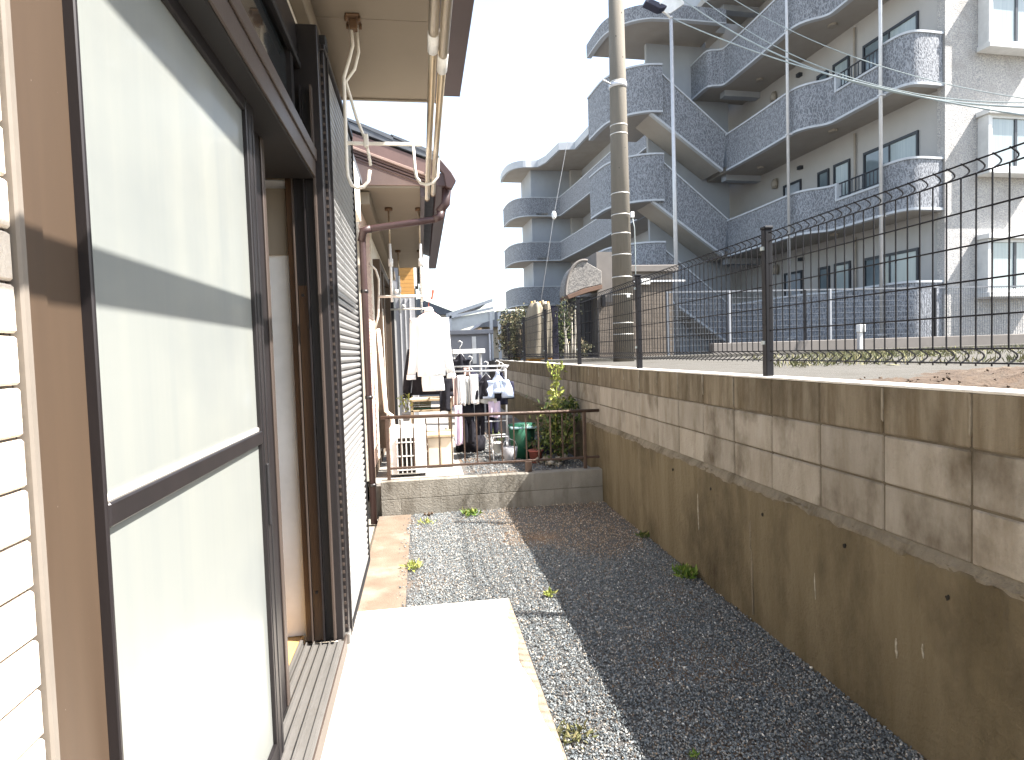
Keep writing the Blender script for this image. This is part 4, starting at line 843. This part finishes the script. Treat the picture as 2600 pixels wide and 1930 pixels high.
ap('roof_edge', MB().ribbon(roof, .03, -.12, 13.20, 13.62), 'coping', ro)
ap('end_wall', B(-3.2, .12, 26.7, 29.6, .5, 13.22), 'render_b'); ap('pier', B(-.62, .12, 26.3, 26.7, .5, 13.2), 'render')

# ================================================================== SECOND FENCE, GATEHOUSE, POLE AND CABLES
f2 = thing('lot_fence', 'grey steel mesh fence on a pale kerb in front of the apartment block', 'fence', (8.6, 11.8, 1.4))
part('kerb', B(5.9, 16, 11.72, 11.9, 1.3, 1.655), MT['gate_cap'], f2, bev=.01)
part('kerb_foot', B(2.3, 16, 11.2, 11.7, 1.3, 1.44), MT['lot'], f2, bev=.01)
mb = MB()
for x in np.arange(4.95, 14, .06): mb.box(x-.0022, x+.0022, 11.802, 11.809, 1.42, 2.72)
for z in np.arange(1.50, 2.71, .12): mb.box(4.95, 14, 11.794, 11.801, z-.003, z+.003)
part('wire_mesh', mb, MT['wiregrey'], f2, stuff=True)
part('top_rail', B(4.95, 14, 11.785, 11.812, 2.70, 2.73), MT['wiregrey'], f2)
for x, m in ((4.97, 'wiregrey'), (6.31, 'postgrey'), (8.0, 'navy'), (8.58, 'postgrey'), (11.07, 'navy'), (13.5, 'postgrey')): part('post', B(x-.022, x+.022, 11.765, 11.815, 1.38, 2.72), MT[m], f2, bev=.004)
tp_ = thing('standpipe', 'white water standpipe in front of the grey mesh fence', 'standpipe', (8.98, 11.4, 1.4))
part('column', B(8.94, 9.02, 11.38, 11.46, 1.375, 1.80), MT['galv'], tp_, bev=.006)
for xx in (8.94, 9.02): part('tap', B(xx-.028, xx+.028, 11.33, 11.45, 1.79, 1.95), MT['whitepaint'], tp_, bev=.01)
gh = thing('gatehouse', 'brown tiled gatehouse with a flat cap and arched tiled hood beside the concrete pole', 'gatehouse', (4.9, 13.3, 1.4))
part('core', MB().box(4.66, 5.62, 13.02, 14.6, 1.3, 3.28).box(3.90, 4.66, 13.1, 14.6, 1.3, 3.75), MT['gate_cap'], gh)
tt = B(-.112, .112, -.008, 0, -.046, .046).mesh('tile', MT['gate_tile'], .003)
for r in range(18):
    for i in range(4): 
        obj('tile', tt, gh, (4.78+.232*i, 13.02, 1.43+.098*r))
for r in range(13):
    for i in range(3): obj('tile', tt, gh, (4.03+.232*i, 13.1, 1.43+.098*r))
part('cap', B(4.58, 5.72, 12.92, 14.7, 3.28, 3.43), MT['gate_cap'], gh, bev=.015)
part('lintel', B(4.70, 5.90, 12.96, 13.01, 3.06, 3.10), MT['galv'], gh); part('nameplate_lamp', B(4.86, 5.06, 12.93, 13.01, 3.0, 3.13), MT['ac'], gh, bev=.01)
part('meter_box', B(3.98, 4.05, 13.0, 13.09, 2.55, 2.8), MT['navy'], gh, bev=.004)
hood = [(3.16, 2.80)]+[(3.16+.40*(1-math.cos(t)), 2.84+.66*math.sin(t)) for t in np.linspace(.1, 1.75, 12)]+[(3.86, 3.36), (3.95, 3.30), (3.95, 3.02), (3.55, 2.94)]
hd = part('arched_hood', MB().prism(hood, 12.9, 13.6, 'y'), MT['hood_tile'], gh, bev=.01)
rim = [(3.14, 2.80)]+[(3.14+.42*(1-math.cos(t)), 2.84+.70*math.sin(t)) for t in np.linspace(.1, 1.75, 12)]
part('hood_rim', MB().tube([(x, 12.9, z) for x, z in rim], .035, 6), MT['gate_cap'], hd)
part('hood_underside', MB().prism([(3.16, 2.79), (3.55, 2.93), (3.95, 3.01), (3.95, 2.92), (3.6, 2.84), (3.2, 2.71)], 12.88, 13.62, 'y'), MT['gate_brown'], gh, bev=.006)
part('recess', B(3.30, 3.88, 13.6, 13.7, 1.3, 2.82), MT['wframe'], gh)
for i in range(6): part('gate_bar', B(3.34+.09*i, 3.355+.09*i, 13.45, 13.47, 1.4, 2.7), MT['navy'], gh)
for zz in (1.62, 2.2, 2.68): part('gate_rail', B(3.3, 3.88, 13.44, 13.46, zz, zz+.02), MT['navy'], gh)

up = thing('utility_pole', 'tall tapering concrete utility pole with steel bands behind the mesh fence', 'utility pole', (3.58, 10.5, 1.38))
def px_(z): return 3.585+.001*(z-1.4)
part('shaft', T([(px_(1.3), 10.5, 1.3), (px_(10.5), 10.5, 10.5)], [.187, .108], 28), MT['polec'], up)
for z in (1.85, 2.05, 2.55, 2.86, 3.25, 3.62, 3.95, 4.32, 5.35, 5.5, 6.25):
    r = .187-.0086*(z-1.3); part('band', T([(px_(z), 10.5, z), (px_(z), 10.5, z+.016)], r+.005, 24), MT['band'], up)
part('clamp', T([(px_(6.3), 10.5, 6.16), (px_(6.3), 10.5, 6.24)], .158, 20), MT['galv'], up)
part('clamp_arm', T([(px_(6.2)-.15, 10.42, 6.20), (px_(6.2)-.34, 10.3, 6.22)], .014, 8), MT['galv'], up)
part('band_buckle', B(3.70, 3.76, 10.28, 10.34, 3.88, 3.98), MT['whitepaint'], up, bev=.006); part('lead_wire', T([(3.74, 10.32, 3.88), (3.78, 10.34, 3.7), (3.79, 10.36, 3.2), (3.78, 10.36, 1.6)], .008, 6), MT['cable'], up)
for z, s in ((4.75, -1), (5.1, 1), (7.0, -1), (6.65, 1), (7.4, 1), (3.0, 1)): part('step_hole', T([(px_(z)+s*.05, 10.5-.172+.0085*(z-1.3)-.004, z), (px_(z)+s*.05, 10.45, z)], .014, 8), MT['hole'], up)
part('tag', B(3.60, 3.66, 10.315, 10.33, 2.50, 2.56), MT['whitepaint'], up)
gw = thing('guy_wire', 'thin guy wire with a white insulator running down from the utility pole', 'wire', (3.3, 10.4, 1.4))
part('strand', T([(3.52, 10.6, 9.6), (3.0, 11.5, 6.0), (2.72, 12.0, 4.3), (2.30, 12.6, 1.4)], .0045, 6), MT['galv'], gw)
part('insulator', MB().loft([((2.72, 12.0, 4.22), .02, .02), ((2.72, 12.0, 4.26), .045, .045), ((2.72, 12.0, 4.34), .045, .045), ((2.72, 12.0, 4.38), .02, .02)], 12), MT['whitepaint'], gw)
lp = thing('lamp_post', 'slender grey steel post carrying a dark street lamp and cables', 'lamp post', (7.22, 16.5, 1.4))
part('shaft', T([(7.24, 16.5, 1.3), (7.225, 16.5, 10.72)], [.062, .048], 14), MT['galv'], lp)
part('cap', T([(7.225, 16.5, 10.72), (7.225, 16.5, 10.78)], .056, 14), MT['galv'], lp)
part('lamp_arm', T([(7.22, 16.5, 10.74), (7.05, 16.45, 10.84), (6.85, 16.4, 10.90)], .03, 8), MT['whitepaint'], lp)
hd_ = part('lamp_head', MB().prism([(6.38, 10.99), (6.44, 11.12), (6.84, 10.98), (7.0, 10.92), (6.98, 10.86), (6.80, 10.82)], 16.22, 16.5, 'y'), MT['lamp'], lp, bev=.015)
part('sensor', T([(6.80, 16.2, 10.96), (6.80, 16.24, 10.96)], .025, 8), MT['whitepaint'], hd_)
part('reflector', MB().prism([(7.06, 10.86), (7.20, 10.86), (7.62, 11.14), (7.5, 11.5), (7.05, 11.5), (6.95, 11.0)], 16.48, 16.56, 'y'), MT['whitepaint'], lp, bev=.01)
def sag(a, b, s, n=26):
    a, b = Vector(a), Vector(b); return [a.lerp(b, i/n)-Vector((0, 0, 4*s*(i/n)*(1-i/n))) for i in range(n+1)]
for k, (a, b, s, r, lab) in enumerate([
    ((7.25, 16.5, 10.74), (13.2, 7.5, 4.4), .6, .017, 'lowest overhead cable sagging from the lamp post across the balconies'),
    ((7.45, 16.45, 11.3), (13.15, 7.6, 5.3), 1.35, .019, 'thick overhead cable above the lowest one'),
    ((7.75, 16.4, 11.5), (13.1, 7.7, 5.6), 1.55, .012, 'thin overhead cable crossing the upper balcony'),
    ((8.3, 16.3, 11.6), (13.18, 7.55, 4.9), 1.0, .010, 'thinnest overhead cable twisting among the others')]):
    o = obj('overhead_cable', T(sag(a, b, s), r, 6).mesh('overhead_cable', MT['cable'])); tag(o, lab, 'cable', 'overhead cables')

# ================================================================== FAR THINGS BEHIND THE WALL'S END
def bush(label, name, cx, cy, z0, sx, sy, sz, n, m, size, stems=6, cat='bush'):
    t = thing(name, label, cat, (cx, cy, z0))
    d = RNG.normal(size=(n, 3)); d /= np.linalg.norm(d, axis=1)[:, None]; q = RNG.uniform(.35, 1, n)**.5
    lump = 1+.28*np.sin(d[:, 0]*5+cx)*np.sin(d[:, 2]*6)+.18*np.sin(d[:, 1]*9+d[:, 2]*4)
    C = np.stack([cx+sx*d[:, 0]*q*lump, cy+sy*d[:, 1]*q*lump, z0+sz*(1+d[:, 2]*q*lump)], 1); C = C[C[:, 2] > z0+.02]
    obj('foliage', leaves('foliage', C, size, m), t)
    for k in range(stems):
        a = random.uniform(0, 6.28); part('stem', T([(cx+.1*sx*math.cos(a), cy, z0-.05), (cx+.5*sx*math.cos(a), cy+.5*sy*math.sin(a), z0+sz*random.uniform(1, 1.7))], [.02, .008], 5), MT['stem'], t)
    return t
bush('dull brownish green hedge at the far end of the block wall', 'hedge', 2.22, 14.2, 1.40, .40, .8, .60, 3400, MT['leaf_dull'], .075)
bush('smaller dry bush in front of the beige cloth', 'dry_bush', 1.98, 12.4, 1.40, .18, .3, .45, 500, MT['leaf_dull'], .07)
bush('dark green bush between the beige cloth and the gatehouse', 'dark_bush', 2.95, 13.0, 1.40, .30, .35, .56, 1500, MT['leaf'], .08)
bush('low dark hedge in front of the gate recess', 'low_hedge', 3.35, 12.9, 1.40, .3, .25, .22, 900, MT['leaf_dull'], .06)
tc = thing('covered_stack', 'tall stack under a beige cloth behind the mesh fence', 'covered stack', (2.28, 12, 1.4))
rows = lambda cx, hw, zt, zb: [((cx+.02*(1-q), 12, zt+(zb-zt)*q), hw*(.45+.55*min(1, q*3.2)**.6), .18+.05*q) for q in np.linspace(0, 1, 12)]
part('cloth', MB().loft(rows(2.27, .215, 2.56, 1.46), 40, .10, 3), MT['tarp'], tc); part('cloth', MB().loft(rows(2.50, .10, 2.55, 1.47), 26, .10, 5), MT['tarp'], tc)
part('stack_core', B(2.08, 2.58, 11.9, 12.3, 1.38, 1.48), MT['orange'], tc, bev=.01)
for k in range(7): part('top_clutter', MB().loft([((2.22+.055*k, 12+.03*math.sin(k), 2.50), .03, .03), ((2.22+.055*k, 12, 2.60+.02*math.sin(k*2)), .022, .02)], 7), MT[['orange', 'tarp', 'whitepaint'][k % 3]], tc)
ps = thing('dark_post', 'dark violet post standing right of the beige cloth', 'post', (2.72, 12, 1.4)); part('shaft', B(2.66, 2.79, 12.2, 12.3, 1.37, 2.52), MT['cloth_n'], ps, bev=.01); part('cap', B(2.65, 2.80, 12.19, 12.31, 2.52, 2.55), MT['wframe'], ps)
tr = thing('pale_tree', 'young tree with pale twisting trunks near the third fence post', 'tree', (3.02, 12, 1.4))
for k, (x0, x1, z1) in enumerate([(2.93, 2.88, 2.36), (3.0, 3.03, 2.32), (3.06, 3.10, 2.42), (2.88, 2.97, 2.1)]):
    part('trunk', T([(x0, 12, 1.36), (x0+.02*math.sin(k), 12, 1.7), ((x0+x1)/2-.03*math.cos(k*2), 12.02, 2.0), (x1, 12, z1)], [.028, .024, .018, .008], 7), MT['bark'], tr)
C = RNG.normal((2.96, 12.05, 2.36), (.12, .1, .13), (240, 3)); obj('crown', leaves('crown', C, .06, MT['leaf_dull']), tr)
sd = thing('grey_shed', 'flat roofed grey shed beyond the laundry', 'shed', (1.5, 18.5, .3))
part('wall', B(.70, 2.09, 18, 20, .25, 2.16), MT['shedgrey'], sd); part('roof', B(.62, 2.14, 17.9, 20.1, 2.16, 2.30), MT['shedgrey'], sd, bev=.02)
part('door', B(1.50, 1.62, 17.97, 18.0, 1.3, 2.1), MT['ac'], sd); part('downpipe', T([(2.02, 17.93, .3), (2.02, 17.93, 2.2)], .03, 8), MT['galv'], sd)
cp = thing('carport', 'carport with a translucent white sloping roof beyond the grey shed', 'carport', (1.4, 21, .3))
part('roof_panel', MB().prism([(.95, 2.92), (2.45, 3.42), (2.45, 3.46), (.95, 2.96)], 21, 25, 'y'), MT['roofwhite'], cp)
part('front_panel', MB().prism([(1.0, 2.32), (2.55, 2.75), (2.55, 3.05), (1.0, 2.82)], 20.9, 21.0, 'y'), MT['roofwhite'], cp)
part('edge_beam', MB().prism([(.9, 2.84), (2.5, 3.36), (2.5, 3.46), (.9, 2.98)], 20.85, 20.98, 'y'), MT['galv'], cp); part('edge_beam', MB().prism([(1.0, 2.80), (2.5, 3.10), (2.5, 3.18), (1.0, 2.9)], 20.8, 20.9, 'y'), MT['galv'], cp)
for xx in (1.02, 2.42, 2.70): part('post', B(xx-.05, xx+.05, 20.8, 20.9, .3, 3.0), MT['galv'], cp)
fr_ = thing('far_house', 'small far house roof with grey tiles left of the carport', 'house', (.5, 26, .3))
part('wall', B(-1.5, 1.1, 25, 30, .2, 3.2), MT['wallwhite'], fr_); part('roof', MB().prism([(-1.8, 3.2), (.0, 3.85), (1.35, 3.3), (1.35, 3.2)], 24.6, 30.4, 'y'), MT['rooftile'], fr_)
fr3 = thing('tiled_house', 'low house with a brown grey tiled roof between carport and hedge', 'house', (3.4, 27, .3))
part('wall', B(2.6, 6.5, 26, 32, .2, 2.7), MT['cream'], fr3); part('roof', MB().prism([(2.4, 2.7), (3.2, 3.35), (6.0, 3.3), (6.8, 2.7)], 25.5, 32.5, 'y'), MT['shedgrey'], fr3)

# grass on the lot
n = 14000; x = RNG.uniform(3.0, 12, n); y = RNG.uniform(3.4, 10.5, n); k = (x > .52*y+1.0+.6*np.sin(y*2)) & (np.sin(x*1.3)*np.sin(y*1.7+1)+.35*np.sin(x*4+y*3) > -.05); x, y = x[k], y[k]; n = len(x)
o = obj('grass', leaves('grass', np.stack([x, y, np.full(n, 1.375)], 1), .085, MT['grass'], up=1.6, elong=7)); o['kind'] = 'stuff'
